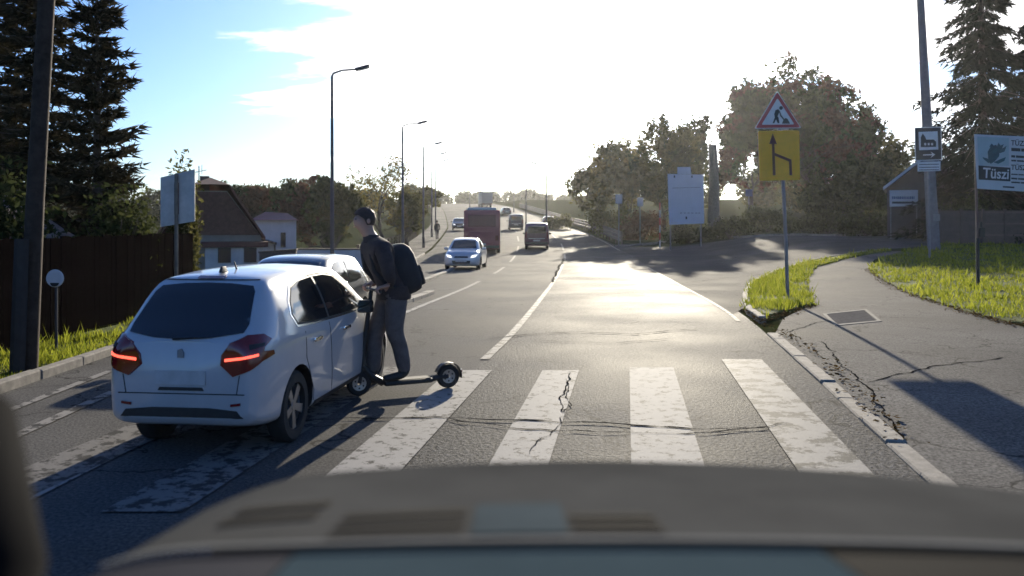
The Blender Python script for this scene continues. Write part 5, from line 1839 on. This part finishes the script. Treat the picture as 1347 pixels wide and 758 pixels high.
# garden walls in front of the pale house
gd = 34.0
g0 = at(xd(365, gd), gd); k_, sb = gd / FPX, g0
gw = empty('garden_wall', g0, 0, 'low brown garden wall with dark coping before the pale house', 'wall')
xa, za = rl(341, 331); xb, zb_ = rl(389, 327.5)
MB().add([(xa, 0, -0.4), (xb, 0, -0.4), (xb, 0, zb_ - 0.06), (xa, 0, za - 0.06), (xa, 0.2, -0.4), (xb, 0.2, -0.4), (xb, 0.2, zb_ - 0.06), (xa, 0.2, za - 0.06)],
         [(0, 1, 2, 3), (7, 6, 5, 4), (0, 4, 5, 1), (1, 5, 6, 2), (2, 6, 7, 3), (3, 7, 4, 0)]).build('wall_face', M_WALLG, gw)
MB().add([(xa - .03, -0.04, za - 0.06), (xb + .03, -0.04, zb_ - 0.06), (xb + .03, -0.04, zb_), (xa - .03, -0.04, za), (xa - .03, 0.24, za - 0.06), (xb + .03, 0.24, zb_ - 0.06), (xb + .03, 0.24, zb_), (xa - .03, 0.24, za)],
         [(0, 1, 2, 3), (7, 6, 5, 4), (0, 4, 5, 1), (1, 5, 6, 2), (2, 6, 7, 3), (3, 7, 4, 0)]).build('coping', M_WOODD, gw)
g0 = at(xd(430, 37), 37); k_, sb = 37 / FPX, g0
pw = empty('pale_wall', g0, 0, 'pale rendered wall behind the dark car, left of the rider', 'wall')
xa, za = rl(389, 327); xb, zb_ = rl(478, 322)
MB().box((xa, 0, -0.4), (xb, 0.22, za - 0.06)).build('wall_face', M_RENDER_W, pw)
MB().box((xa - 0.04, -0.04, za - 0.06), (xb + 0.04, 0.26, za)).build('coping', M_WALLG, pw)
# roof corner at the far left edge
lh = empty('shed', at(-9.6, 14.0), R(-8), 'shed roof corner just showing at the left picture edge', 'shed')
MB().box((-2.0, 0, 0), (0.9, 2.4, 1.5)).build('wall', M_WOODD, lh)
MB().prism([(-2.3, 1.5), (1.15, 1.5), (0.9, 1.62), (-0.3, 2.35), (-2.3, 2.35)], -0.2, 2.6).build('roof', mat('roof_pale', (0.20, 0.15, 0.13), 0.8, var=0.3, scale=5, bump=0.4), lh)

# building on the right with white bargeboards, banner and fence
rd = 60.0
r0 = at(xd(1215, rd), rd); k_, sb = rd / FPX, r0
rb = empty('dark_house', r0, -R(24), 'dark house with white edged gable behind the church sign', 'house')
ap = rl(1222, 200); el = rl(1166, 246); er = (ap[0] * 2 - el[0], el[1])
MB().prism([(el[0] + 0.25, -0.4), (er[0] - 0.25, -0.4), (er[0] - 0.25, el[1] - 0.05), (ap[0], ap[1] - 0.3), (el[0] + 0.25, el[1] - 0.05)], 0, 9).build('wall', mat('wall_dark', (0.060, 0.055, 0.060), 0.85, var=0.2, scale=3), rb)
rr = MB()
for e in (el, er):
    rr.add([(e[0], -0.3, e[1]), (ap[0], -0.3, ap[1]), (ap[0], 9.4, ap[1]), (e[0], 9.4, e[1]), (e[0], -0.3, e[1] - 0.16), (ap[0], -0.3, ap[1] - 0.16), (ap[0], 9.4, ap[1] - 0.16), (e[0], 9.4, e[1] - 0.16)],
           [(0, 1, 2, 3), (7, 6, 5, 4), (0, 4, 5, 1), (1, 5, 6, 2), (2, 6, 7, 3), (3, 7, 4, 0)])
rr.build('roof', mat('roof_grey', (0.10, 0.10, 0.11), 0.7, var=0.2, scale=4, bump=0.4), rb)
for e in (el, er):
    bb_ = MB()
    bb_.add([(e[0], -0.34, e[1] - 0.20), (ap[0], -0.34, ap[1] - 0.20), (ap[0], -0.34, ap[1] + 0.02), (e[0], -0.34, e[1] + 0.02), (e[0], -0.31, e[1] - 0.20), (ap[0], -0.31, ap[1] - 0.20), (ap[0], -0.31, ap[1] + 0.02), (e[0], -0.31, e[1] + 0.02)],
            [(0, 1, 2, 3), (7, 6, 5, 4), (0, 4, 5, 1), (1, 5, 6, 2), (2, 6, 7, 3), (3, 7, 4, 0)])
    bb_.build('bargeboard', M_SIGNW, rb)
x, z = rl(1248, 254.5); MB().box((x, -0.06, z), (x + 0.75, -0.01, z + 0.13)).build('strip_light', M_SIGNW, rb)
x, z = rl(1212, 288); d_ = MB().box((x, -0.05, z - 0.6), (x + 0.9, -0.01, z + 1.4)).build('door', M_WOODD, rb)
bnr = empty('banner', at(xd(1189, 58), 58), 0, 'white banner with dark lettering and arrow beside the dark house', 'banner')
k_, sb = 58 / FPX, Vector(bnr.location)
for px in (1172, 1206):
    x, z = rl(px, 272); MB().tube([(x, 0.03, -0.3), (x, 0.03, z + 1.1)], 0.04, None, 8).build('post', M_STEEL, bnr)
bq = MB(); poly(bq, [rl(1170, 272), rl(1207, 271), rl(1207, 250), rl(1170, 250.5)], -0.02, M_SIGNW, 0.03); bqo = bq.build('sheet', None, bnr)
bl = MB()
M_BLUE = mat('lettering_blue', (0.06, 0.09, 0.20), 0.5)
xx = 1173.0
while xx < 1203:
    w = random.uniform(1.0, 2.4)
    poly(bl, [rl(xx, 262), rl(xx + w, 262), rl(xx + w, 258.6), rl(xx, 258.6)], -0.053, M_BLUE)
    xx += w + 0.7
poly(bl, [rl(1173, 268), rl(1200, 268), rl(1200, 265.4), rl(1173, 265.4)], -0.053, M_SIGNK)
poly(bl, [rl(1199, 269.5), rl(1205, 266.7), rl(1199, 264)], -0.0533, M_SIGNK)
bl.build('lettering', None, bqo)

# brown panel fence and gate right of the dark house
M_FP = mat('fence_panel_brown', (0.085, 0.062, 0.055), 0.8, var=0.25, scale=3)
fx0 = xd(1236, 50)
pf = empty('panel_fence', at(fx0, 50), 0, 'brown panel fence with rails behind the billboard posts', 'fence')
pz = Vector(pf.location)
for i in range(9):
    xx = i * 1.25
    zt = terrain(fx0 + xx, 50) - pz.z
    MB().box((xx + 0.06, 0.03, zt - 0.1), (xx + 1.19, 0.06, zt + 1.95)).build('panel', M_FP, pf)
    MB().box((xx - 0.05, -0.04, zt - 0.2), (xx + 0.05, 0.10, zt + 2.05)).build('post', M_FP, pf)
    if i >= 2:
        for z in (0.5, 1.15, 1.8):
            MB().box((xx + 0.055, -0.02, zt + z), (xx + 1.195, 0.028, zt + z + 0.09)).build('rail', mat('fence_rail', (0.13, 0.085, 0.075), 0.8, var=0.2), pf)
# ------------------------------------------------------------------ rider, scooter, backpack, walker
M_JACKET = mat('jacket_dark', (0.042, 0.031, 0.030), 0.9, var=0.3, scale=14, bump=0.4, bscale=26, bdist=0.012)
M_TROUS = mat('trousers_grey', (0.115, 0.096, 0.090), 0.9, var=0.25, scale=12, bump=0.5, bscale=18, bdist=0.02)
M_SKIN = mat('skin', (0.42, 0.24, 0.17), 0.55, var=0.08)
M_HAIR = mat('hair_brown', (0.045, 0.024, 0.015), 0.7, var=0.4, scale=30, bump=0.6, bscale=60)
M_SHOE = mat('shoe_black', (0.020, 0.019, 0.019), 0.6, var=0.2)


def skinned(name, chains, mats_by, parent, levels=2):
    """chains: lists of (x, y, z, r); points with equal coordinates join. One continuous surface."""
    V, E, Rr, idx = [], [], [], {}
    for ch in chains:
        prev = None
        for x, y, z, r in ch:
            k = (round(x, 4), round(y, 4), round(z, 4))
            if k not in idx:
                idx[k] = len(V)
                V.append(k)
                Rr.append(r if isinstance(r, tuple) else (r, r))
            i = idx[k]
            if prev is not None and prev != i:
                E.append((prev, i))
            prev = i
    me = bpy.data.meshes.new(name)
    me.from_pydata(V, E, [])
    o = link(name, me, parent)
    sk = o.modifiers.new('s', 'SKIN')
    sk.use_smooth_shade = True
    for i, r in enumerate(Rr):
        me.skin_vertices[0].data[i].radius = r
        me.skin_vertices[0].data[i].use_root = (i == 0)
    sb_ = o.modifiers.new('d', 'SUBSURF')
    sb_.levels = sb_.render_levels = levels
    bpy.context.view_layer.update()
    nm = bpy.data.meshes.new_from_object(o.evaluated_get(bpy.context.evaluated_depsgraph_get()))
    o.modifiers.clear()
    o.data = nm
    nm.materials.clear()
    ms = []
    for p in nm.polygons:
        m = mats_by(p.center)
        if m not in ms:
            ms.append(m)
        p.material_index = ms.index(m)
        p.use_smooth = True
    for m in ms:
        nm.materials.append(m)
    return o


# scooter frame: local +Y is the way it travels (to the left in the picture)
SR, SF = Vector((-0.69, 9.42)), Vector((-1.575, 8.99))
hd_ = (SF - SR)
s_ang = math.atan2(hd_.y, hd_.x) - math.pi / 2
sc_c = (SR + SF) / 2
sco = empty('electric_scooter', at(sc_c.x, sc_c.y, 0.012), s_ang, 'black electric kick scooter under the rider, rear wheel towards the lane line', 'scooter')
wl = hd_.length / 2
for yy in (-wl, wl):
    w = MB().lathe([(0.075, -0.028), (0.112, -0.028), (0.126, -0.014), (0.128, 0.014), (0.112, 0.028), (0.075, 0.028)], M_TYRE, 28, closed=True)
    wo_ = w.build('wheel', None, sco, smooth=True)
    wo_.location = (0, yy, 0.128)
    wo_.rotation_euler = (0, R(90), 0)
    rim = MB().lathe([(0.02, -0.02), (0.074, -0.024), (0.074, 0.024), (0.02, 0.02)], M_RIM, 20, closed=True)
    for k in range(6):
        a = k * math.pi / 3
        rim.lathe([(0.001, 0.026), (0.010, 0.026), (0.010, -0.026), (0.001, -0.026)], M_BLACKP, 8, Matrix.Translation((0.048 * math.cos(a), 0.048 * math.sin(a), 0)))
    rim.build('rim', None, wo_, smooth=True)
MB().box((-0.08, -wl + 0.20, 0.085), (0.08, wl - 0.26, 0.135)).build('deck', M_BLACKP, sco, bevel=0.015, smooth=True)
MB().box((-0.07, -wl + 0.22, 0.1355), (0.07, wl - 0.28, 0.141)).build('grip_mat', M_TYRE, sco)
MB().tube([(0, -wl, 0.128), (0, -wl + 0.10, 0.125), (0, -wl + 0.22, 0.11)], [0.03, 0.032, 0.035], None, 8).build('rear_fork', M_BLACKP, sco, smooth=True)
fd = MB()
fv, ff_ = [], []
for i, a in enumerate(np.linspace(R(20), R(190), 12)):
    for sx in (-0.04, 0.04):
        for rr in (0.142, 0.150):
            fv.append((sx, -wl + math.cos(a) * rr, 0.128 + math.sin(a) * rr))
for i in range(11):
    o_ = i * 4
    ff_ += [(o_, o_ + 2, o_ + 6, o_ + 4), (o_ + 1, o_ + 5, o_ + 7, o_ + 3), (o_, o_ + 4, o_ + 5, o_ + 1), (o_ + 2, o_ + 3, o_ + 7, o_ + 6)]
fd.add(fv, ff_).build('rear_fender', M_BLACKP, sco, smooth=True)
MB().box((-0.02, -wl - 0.158, 0.16), (0.02, -wl - 0.145, 0.19)).build('rear_light', M_REDL, sco)
MB().tube([(0, wl, 0.128), (0, wl - 0.03, 0.30), (0, wl - 0.13, 1.08)], [0.03, 0.028, 0.022], None, 10).build('stem', M_BLACKP, sco, smooth=True)
MB().tube([(0, wl - 0.26, 0.115), (0, wl - 0.12, 0.20), (0, wl - 0.035, 0.31)], [0.04, 0.035, 0.03], None, 8).build('neck', M_BLACKP, sco, smooth=True)
MB().tube([(-0.24, wl - 0.16, 1.08), (-0.08, wl - 0.13, 1.09), (0.08, wl - 0.13, 1.09), (0.24, wl - 0.16, 1.08)], [0.016, 0.014, 0.014, 0.016], None, 8).build('handlebar', M_BLACKP, sco, smooth=True)

# rider: same heading, standing on the deck, hands on the bar, backpack on the back
rid = empty('person', at(sc_c.x, sc_c.y, 0.012 + 0.141), s_ang, 'rider in dark jacket and grey trousers standing on the scooter with a backpack', 'person')
SHIFT = 0.22                                   # stands well forward on the deck
rid.location = Vector(rid.location) + Vector((-math.sin(s_ang), math.cos(s_ang), 0)) * SHIFT
hb_y = wl - 0.16 - SHIFT
ch = [[(0, -0.10, 0.93, (0.175, 0.140)), (0, -0.05, 1.08, (0.175, 0.140)), (0, 0.03, 1.25, (0.200, 0.150)), (0, 0.09, 1.39, (0.185, 0.125)), (0, 0.125, 1.47, 0.080), (0, 0.155, 1.53, 0.060),
       (0, 0.19, 1.60, (0.072, 0.085)), (0, 0.20, 1.67, (0.080, 0.098)), (0, 0.19, 1.735, (0.068, 0.084))],
      [(0, 0.20, 1.67, 0.07), (0, 0.298, 1.640, 0.016)]]
for sx in (1, -1):
    fy = 0.13 if sx > 0 else -0.14
    ch.append([(0, -0.10, 0.93, 0.15), (sx * 0.09, -0.09, 0.85, 0.120), (sx * 0.09, 0.0 + fy * 0.45, 0.50, 0.092), (sx * 0.085, -0.02 + fy * 0.7, 0.40, 0.084), (sx * 0.07, -0.04 + fy * 0.95, 0.12, 0.076), (sx * 0.07, -0.02 + fy, 0.055, 0.052), (sx * 0.075, 0.10 + fy, 0.036, 0.045), (sx * 0.075, 0.18 + fy, 0.030, 0.032)])
    sh = (sx * 0.195, 0.09, 1.385)
    el_ = (sx * 0.27, 0.05, 1.13)
    wr_ = (sx * 0.205, hb_y - 0.12, 1.01)
    pm_ = (sx * 0.20, hb_y - 0.045, 0.985)
    ch.append([(0, 0.09, 1.39, 0.16), (*sh, 0.088), (sx * 0.24, 0.06, 1.26, 0.078), (*el_, 0.066), (sx * 0.24, (0.05 + hb_y - 0.12) / 2, 1.06, 0.056), (*wr_, 0.033), (*pm_, (0.036, 0.022))])
    for j, (dx, ln) in enumerate(((-0.030, 0.9), (-0.010, 1.0), (0.010, 0.97), (0.030, 0.8))):
        bx = sx * 0.20 + dx
        ch.append([(*pm_, 0.03), (bx, hb_y - 0.005, 0.985, 0.010), (bx, hb_y + 0.030 * ln, 0.968, 0.0095), (bx, hb_y + 0.026 * ln, 0.932, 0.0085), (bx, hb_y + 0.002, 0.918, 0.008)])
    ch.append([(*pm_, 0.03), (sx * 0.162, hb_y - 0.03, 0.968, 0.011), (sx * 0.155, hb_y - 0.004, 0.925, 0.010), (sx * 0.16, hb_y + 0.016, 0.914, 0.009)])


def rider_mat(c):
    if c.z > 1.49:
        return M_SKIN
    if c.y > hb_y - 0.085 and abs(c.x) > 0.135 and 0.85 < c.z < 1.03:
        return M_SKIN
    if c.z < 0.095:
        return M_SHOE
    if c.z < 0.90:
        return M_TROUS
    return M_JACKET


skinned('body', ch, rider_mat, rid)
# jacket hem and collar, hair, ears, eyes
MB().lathe([(0.165, 0.84), (0.175, 0.86), (0.172, 0.98), (0.150, 1.0)], None, 24, Matrix.Translation((0, -0.095, 0)) @ Matrix.Diagonal((1.12, 0.92, 1, 1))).build('jacket_hem', M_JACKET, rid, smooth=True)
MB().lathe([(0.078, 1.44), (0.082, 1.50), (0.072, 1.525), (0.060, 1.50)], None, 20, Matrix.Translation((0, 0.125, -0.01))).build('collar', M_JACKET, rid, smooth=True)
hm = MB()
hv, hf = [], []
for i in range(9):
    for k in range(20):
        ph = R(-12) + (math.pi / 2 + R(12)) * i / 8
        th = 2 * math.pi * k / 20
        front = max(0.0, math.sin(th))
        ph2 = ph + front * R(38) * (1 - i / 8)
        if front < 0.2:
            ph2 -= R(22) * (1 - i / 8)
        rr = 1.0 + 0.04 * math.sin(k * 5 + i * 3)
        hv.append((0.088 * rr * math.cos(ph2) * math.cos(th), 0.19 + 0.108 * rr * math.cos(ph2) * math.sin(th), 1.68 + 0.118 * rr * math.sin(ph2)))
for i in range(8):
    for k in range(20):
        hf.append((i * 20 + k, i * 20 + (k + 1) % 20, (i + 1) * 20 + (k + 1) % 20, (i + 1) * 20 + k))
hm.add(hv, hf).build('hair', M_HAIR, rid, smooth=True)
for sx in (1, -1):
    e = MB().lathe([(0.001, 0.012), (0.016, 0.010), (0.022, 0.0), (0.016, -0.008), (0.001, -0.008)], None, 14, Matrix.Translation((sx * 0.086, 0.18, 1.655)) @ Matrix.Rotation(R(80) * sx, 4, 'Y') @ Matrix.Diagonal((1.3, 0.8, 1, 1)))
    e.build('ear', M_SKIN, rid, smooth=True)
    MB().lathe([(0.001, 0.010), (0.007, 0.007), (0.010, 0), (0.007, -0.007), (0.001, -0.010)], None, 10, Matrix.Translation((sx * 0.031, 0.286, 1.675))).build('eye', M_SIGNK, rid, smooth=True)
MB().box((-0.022, 0.280, 1.592), (0.022, 0.292, 1.600)).build('mouth', mat('lips', (0.30, 0.11, 0.09), 0.5), rid, bevel=0.003)

bp_r = empty('backpack', rid.location, s_ang, 'black rounded backpack on the rider’s back', 'backpack')
bp_r.rotation_euler = (R(-19), 0, s_ang)
bp_r.scale = (1.12, 1.14, 1.0)
rid.scale = (1.14, 1.10, 1.0)
# pivot the bag about the hips so that it lies against the leaning back
_rot = Matrix.Rotation(s_ang, 4, 'Z')
bp_r.location = Vector(rid.location) + (_rot @ Vector((0, -0.345, -0.085)))
M_PACK = mat('backpack_black', (0.016, 0.016, 0.018), 0.75, var=0.3, scale=10, bump=0.35, bscale=14, bdist=0.02)
pk = MB()
prof = [(-0.25, 0.55), (-0.23, 0.82), (-0.15, 0.97), (0.0, 1.0), (0.14, 0.97), (0.22, 0.86), (0.27, 0.62), (0.285, 0.30)]
pv, pf_ = [], []
NP = 22
for z, k in prof:
    for i in range(NP):
        a = 2 * math.pi * i / NP
        ca, sa = math.cos(a), math.sin(a)
        x = 0.18 * k * math.copysign(abs(ca) ** 0.65, ca)
        yb = -0.235 + (0.15 * k * math.copysign(abs(sa) ** 0.75, sa))
        pv.append((x, yb + 0.02, 1.205 + z))
for j in range(len(prof) - 1):
    for i in range(NP):
        pf_.append((j * NP + i, j * NP + (i + 1) % NP, (j + 1) * NP + (i + 1) % NP, (j + 1) * NP + i))
pf_ += [tuple(range(NP)), tuple((len(prof) - 1) * NP + i for i in range(NP))]
pk.add(pv, pf_).build('bag', M_PACK, bp_r, smooth=True, sharp=60)
MB().box((-0.12, -0.375, 1.0), (0.12, -0.315, 1.22)).build('front_pocket', M_PACK, bp_r, bevel=0.03, seg=3, smooth=True)
MB().tube([(-0.03, -0.17, 1.475), (-0.03, -0.16, 1.515), (0.03, -0.16, 1.515), (0.03, -0.17, 1.475)], 0.010, None, 6).build('top_handle', M_PACK, bp_r, smooth=True)
for sx in (1, -1):
    MB().tube([(sx * 0.10, -0.14, 1.46), (sx * 0.115, -0.05, 1.53), (sx * 0.13, 0.045, 1.49), (sx * 0.14, 0.065, 1.33), (sx * 0.165, 0.0, 1.16), (sx * 0.17, -0.10, 1.06)], 0.022, None, 8).build('strap', M_PACK, bp_r, smooth=True)

# walker far up the left footway
wp_ = (xd(575, 82), 82)
wk = empty('person', at(*wp_, 0.07), R(10), 'distant walker in dark clothes on the left footway', 'person')
wch = [[(0, 0, 0.95, (0.16, 0.12)), (0, 0, 1.2, (0.18, 0.12)), (0, 0, 1.42, (0.16, 0.10)), (0, 0, 1.52, 0.06), (0, 0.02, 1.64, (0.08, 0.10)), (0, 0.02, 1.74, (0.06, 0.08))]]
for sx in (1, -1):
    wch.append([(0, 0, 0.95, 0.15), (sx * 0.09, 0, 0.86, 0.10), (sx * 0.09, sx * 0.12, 0.48, 0.075), (sx * 0.09, sx * 0.14 - 0.06, 0.10, 0.055), (sx * 0.09, sx * 0.14 + 0.1, 0.04, 0.045)])
    wch.append([(0, 0, 1.42, 0.15), (sx * 0.2, 0, 1.40, 0.07), (sx * 0.25, -sx * 0.06, 1.12, 0.05), (sx * 0.24, -sx * 0.02, 0.86, 0.04)])
skinned('body', wch, lambda c: M_SKIN if c.z > 1.50 else (M_SHOE if c.z < 0.08 else (M_TROUS if c.z < 0.9 else M_JACKET)), wk, 1)
MB().lathe([(0.001, 1.82), (0.06, 1.80), (0.095, 1.72), (0.09, 1.64), (0.07, 1.60)], None, 12, Matrix.Translation((0, 0.0, 0))).build('hair', M_HAIR, wk, smooth=True)

# ------------------------------------------------------------------ solid dashboard standing in for its reflection in the windscreen
P_OWN = mat('dash_grey', (0.062, 0.062, 0.059), 0.9, spec=0.0, var=0.2, scale=3)
P_SKYREFL = mat('dash_sky_reflection', (0.040, 0.058, 0.068), 0.9, spec=0.0, var=0.12, scale=3)  # blue of the reflected sky put into the base colour
M_DULL = mat('dull_black', (0.006, 0.006, 0.007), 0.95, spec=0.02)
M_NAVY = mat('dash_navy', (0.010, 0.012, 0.022), 0.9, spec=0.03)
M_EDGEREFL = mat('reflected_edge_grey', (0.19, 0.19, 0.18), 0.9, spec=0.0, var=0.1)  # pale tone paints the reflected front edge of the dash
own = empty('recording_car', (0.0, 0.5, 0), 0, 'dark grey dashboard standing in for its windscreen reflection, and bonnet, of the car the picture is taken from', 'car')
OX, OY = 0.0, 0.5


def dash_z(x, y):
    u = x - 0.12
    return 1.502 - 0.13 * (y - 0.81) - 0.10 * u * u - 1.3 * max(0.0, -0.30 - x) ** 2


def edge_y(x):
    """line of the pale strip that imitates the reflected dashboard edge"""
    u = x - 0.135
    return 0.815 + 0.22 * u * u + 0.7 * max(0.0, -0.31 - x) ** 1.5


def front_y(x):
    u = x - 0.12
    return 1.34 - 0.10 * u * u - 1.3 * max(0.0, -0.31 - x) ** 1.3


def grid(fx0, fx1, y_of, nx, ny, zf):
    vs, fs = [], []
    for i in range(nx + 1):
        x = fx0 + (fx1 - fx0) * i / nx
        a, b = y_of(x)
        for j in range(ny + 1):
            y = a + (b - a) * j / ny
            vs.append((x - OX, y - OY, zf(x, y)))
    for i in range(nx):
        for j in range(ny):
            o = i * (ny + 1) + j
            fs.append((o, o + ny + 1, o + ny + 2, o + 1))
    return vs, fs


vs, fs = grid(-0.43, 0.80, lambda x: (edge_y(x) + 0.006, max(edge_y(x) + 0.012, front_y(x))), 48, 16, dash_z)
# front edge turns down into the scuttle
vs2, fs2 = grid(-0.43, 0.80, lambda x: (0, 1), 48, 3, lambda x, t: 0)
vs2 = []
for i in range(49):
    x = -0.43 + 1.23 * i / 48
    y = max(edge_y(x) + 0.012, front_y(x))
    for t in range(4):
        vs2.append((x - OX, y - OY + 0.02 * t, dash_z(x, y) - 0.12 * t * t / 3))
MB().add(vs, fs).add(vs2, fs2).build('dashboard', P_OWN, own, smooth=True)
tp2 = [(x - OX, edge_y(x) - OY, dash_z(x, edge_y(x)) + 0.003) for x in np.linspace(-0.43, 0.80, 50)]
vs, fs = grid(-0.43, 0.80, lambda x: (edge_y(x) - 0.006, edge_y(x) + 0.007), 48, 2, lambda x, y: dash_z(x, y) + 0.003 + 0.002 * math.cos((y - edge_y(x)) * 200))
MB().add(vs, fs).build('reflected_edge_strip', M_EDGEREFL, own, smooth=True)
for a, b, m_, nm in ((-0.205, 0.285, P_SKYREFL, 'sky_reflection_panel'), (-0.55, -0.2075, M_NAVY, 'navy_panel'), (0.2875, 0.80, M_DULL, 'black_panel')):
    vs, fs = grid(a, b, lambda x: (0.45, edge_y(x) - 0.005), 20, 8, lambda x, y: dash_z(x, y) - 0.003)
    MB().add(vs, fs).build(nm, m_, own, smooth=True)
for x0, x1, y0, y1, n in ((-0.33, -0.22, 0.97, 1.10, 2), (-0.185, -0.05, 0.86, 1.00, 3), (0.06, 0.15, 0.85, 0.95, 3)):
    for k in range(n):
        ya = y0 + (y1 - y0) * k / n
        yb = ya + (y1 - y0) / n * 0.62
        vs, fs = grid(x0, x1, lambda x: (ya, yb), 6, 2, lambda x, y: dash_z(x, y) + 0.002)
        MB().add(vs, fs).build('air_vent_slat', M_DULL, own, smooth=True)
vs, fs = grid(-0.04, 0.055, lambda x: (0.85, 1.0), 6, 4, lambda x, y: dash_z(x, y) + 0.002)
MB().add(vs, fs).build('sky_reflection_patch', mat('dash_sky_sheen', (0.060, 0.074, 0.080), 0.9, spec=0.0), own, smooth=True)  # bluish sky reflection painted as a flat patch
MB().tube([(-0.51, 0.60 - OY, 1.25), (-0.468, 0.69 - OY, 1.54), (-0.485, 0.76 - OY, 1.62), (-0.56, 0.81 - OY, 1.66)], [0.12, 0.093, 0.05, 0.025], None, 16).build('pillar_foot', M_DULL, own, smooth=True)
# body of the car under the windscreen, below the sight line
bo = MB().box((-0.75, 1.36, 0.45), (0.95, 2.2, 1.02))
bo.build('bonnet', P_OWN, own, bevel=0.12, seg=3, smooth=True).location = (0, -OY, 0)

# ------------------------------------------------------------------ thin air volume added to imitate the glare veil
hz = MB().box((-2700, -60, -3.2), (2700, 2700, 25.0)).build('haze')
hm_ = bpy.data.materials.new('glare_haze')
hm_.use_nodes = True
hn = hm_.node_tree
hn.nodes.remove(hn.nodes['Principled BSDF'])
pv_ = hn.nodes.new('ShaderNodeVolumePrincipled')
pv_.inputs['Color'].default_value = (0.92, 0.93, 0.95, 1)
pv_.inputs['Density'].default_value = 0.00013
pv_.inputs['Anisotropy'].default_value = 0.7
hn.links.new(pv_.outputs[0], hn.nodes['Material Output'].inputs['Volume'])
hz.data.materials.clear()
hz.data.materials.append(hm_)
tag(hz, 'thin haze volume added to imitate sun glare over the road', 'haze', kind='stuff')
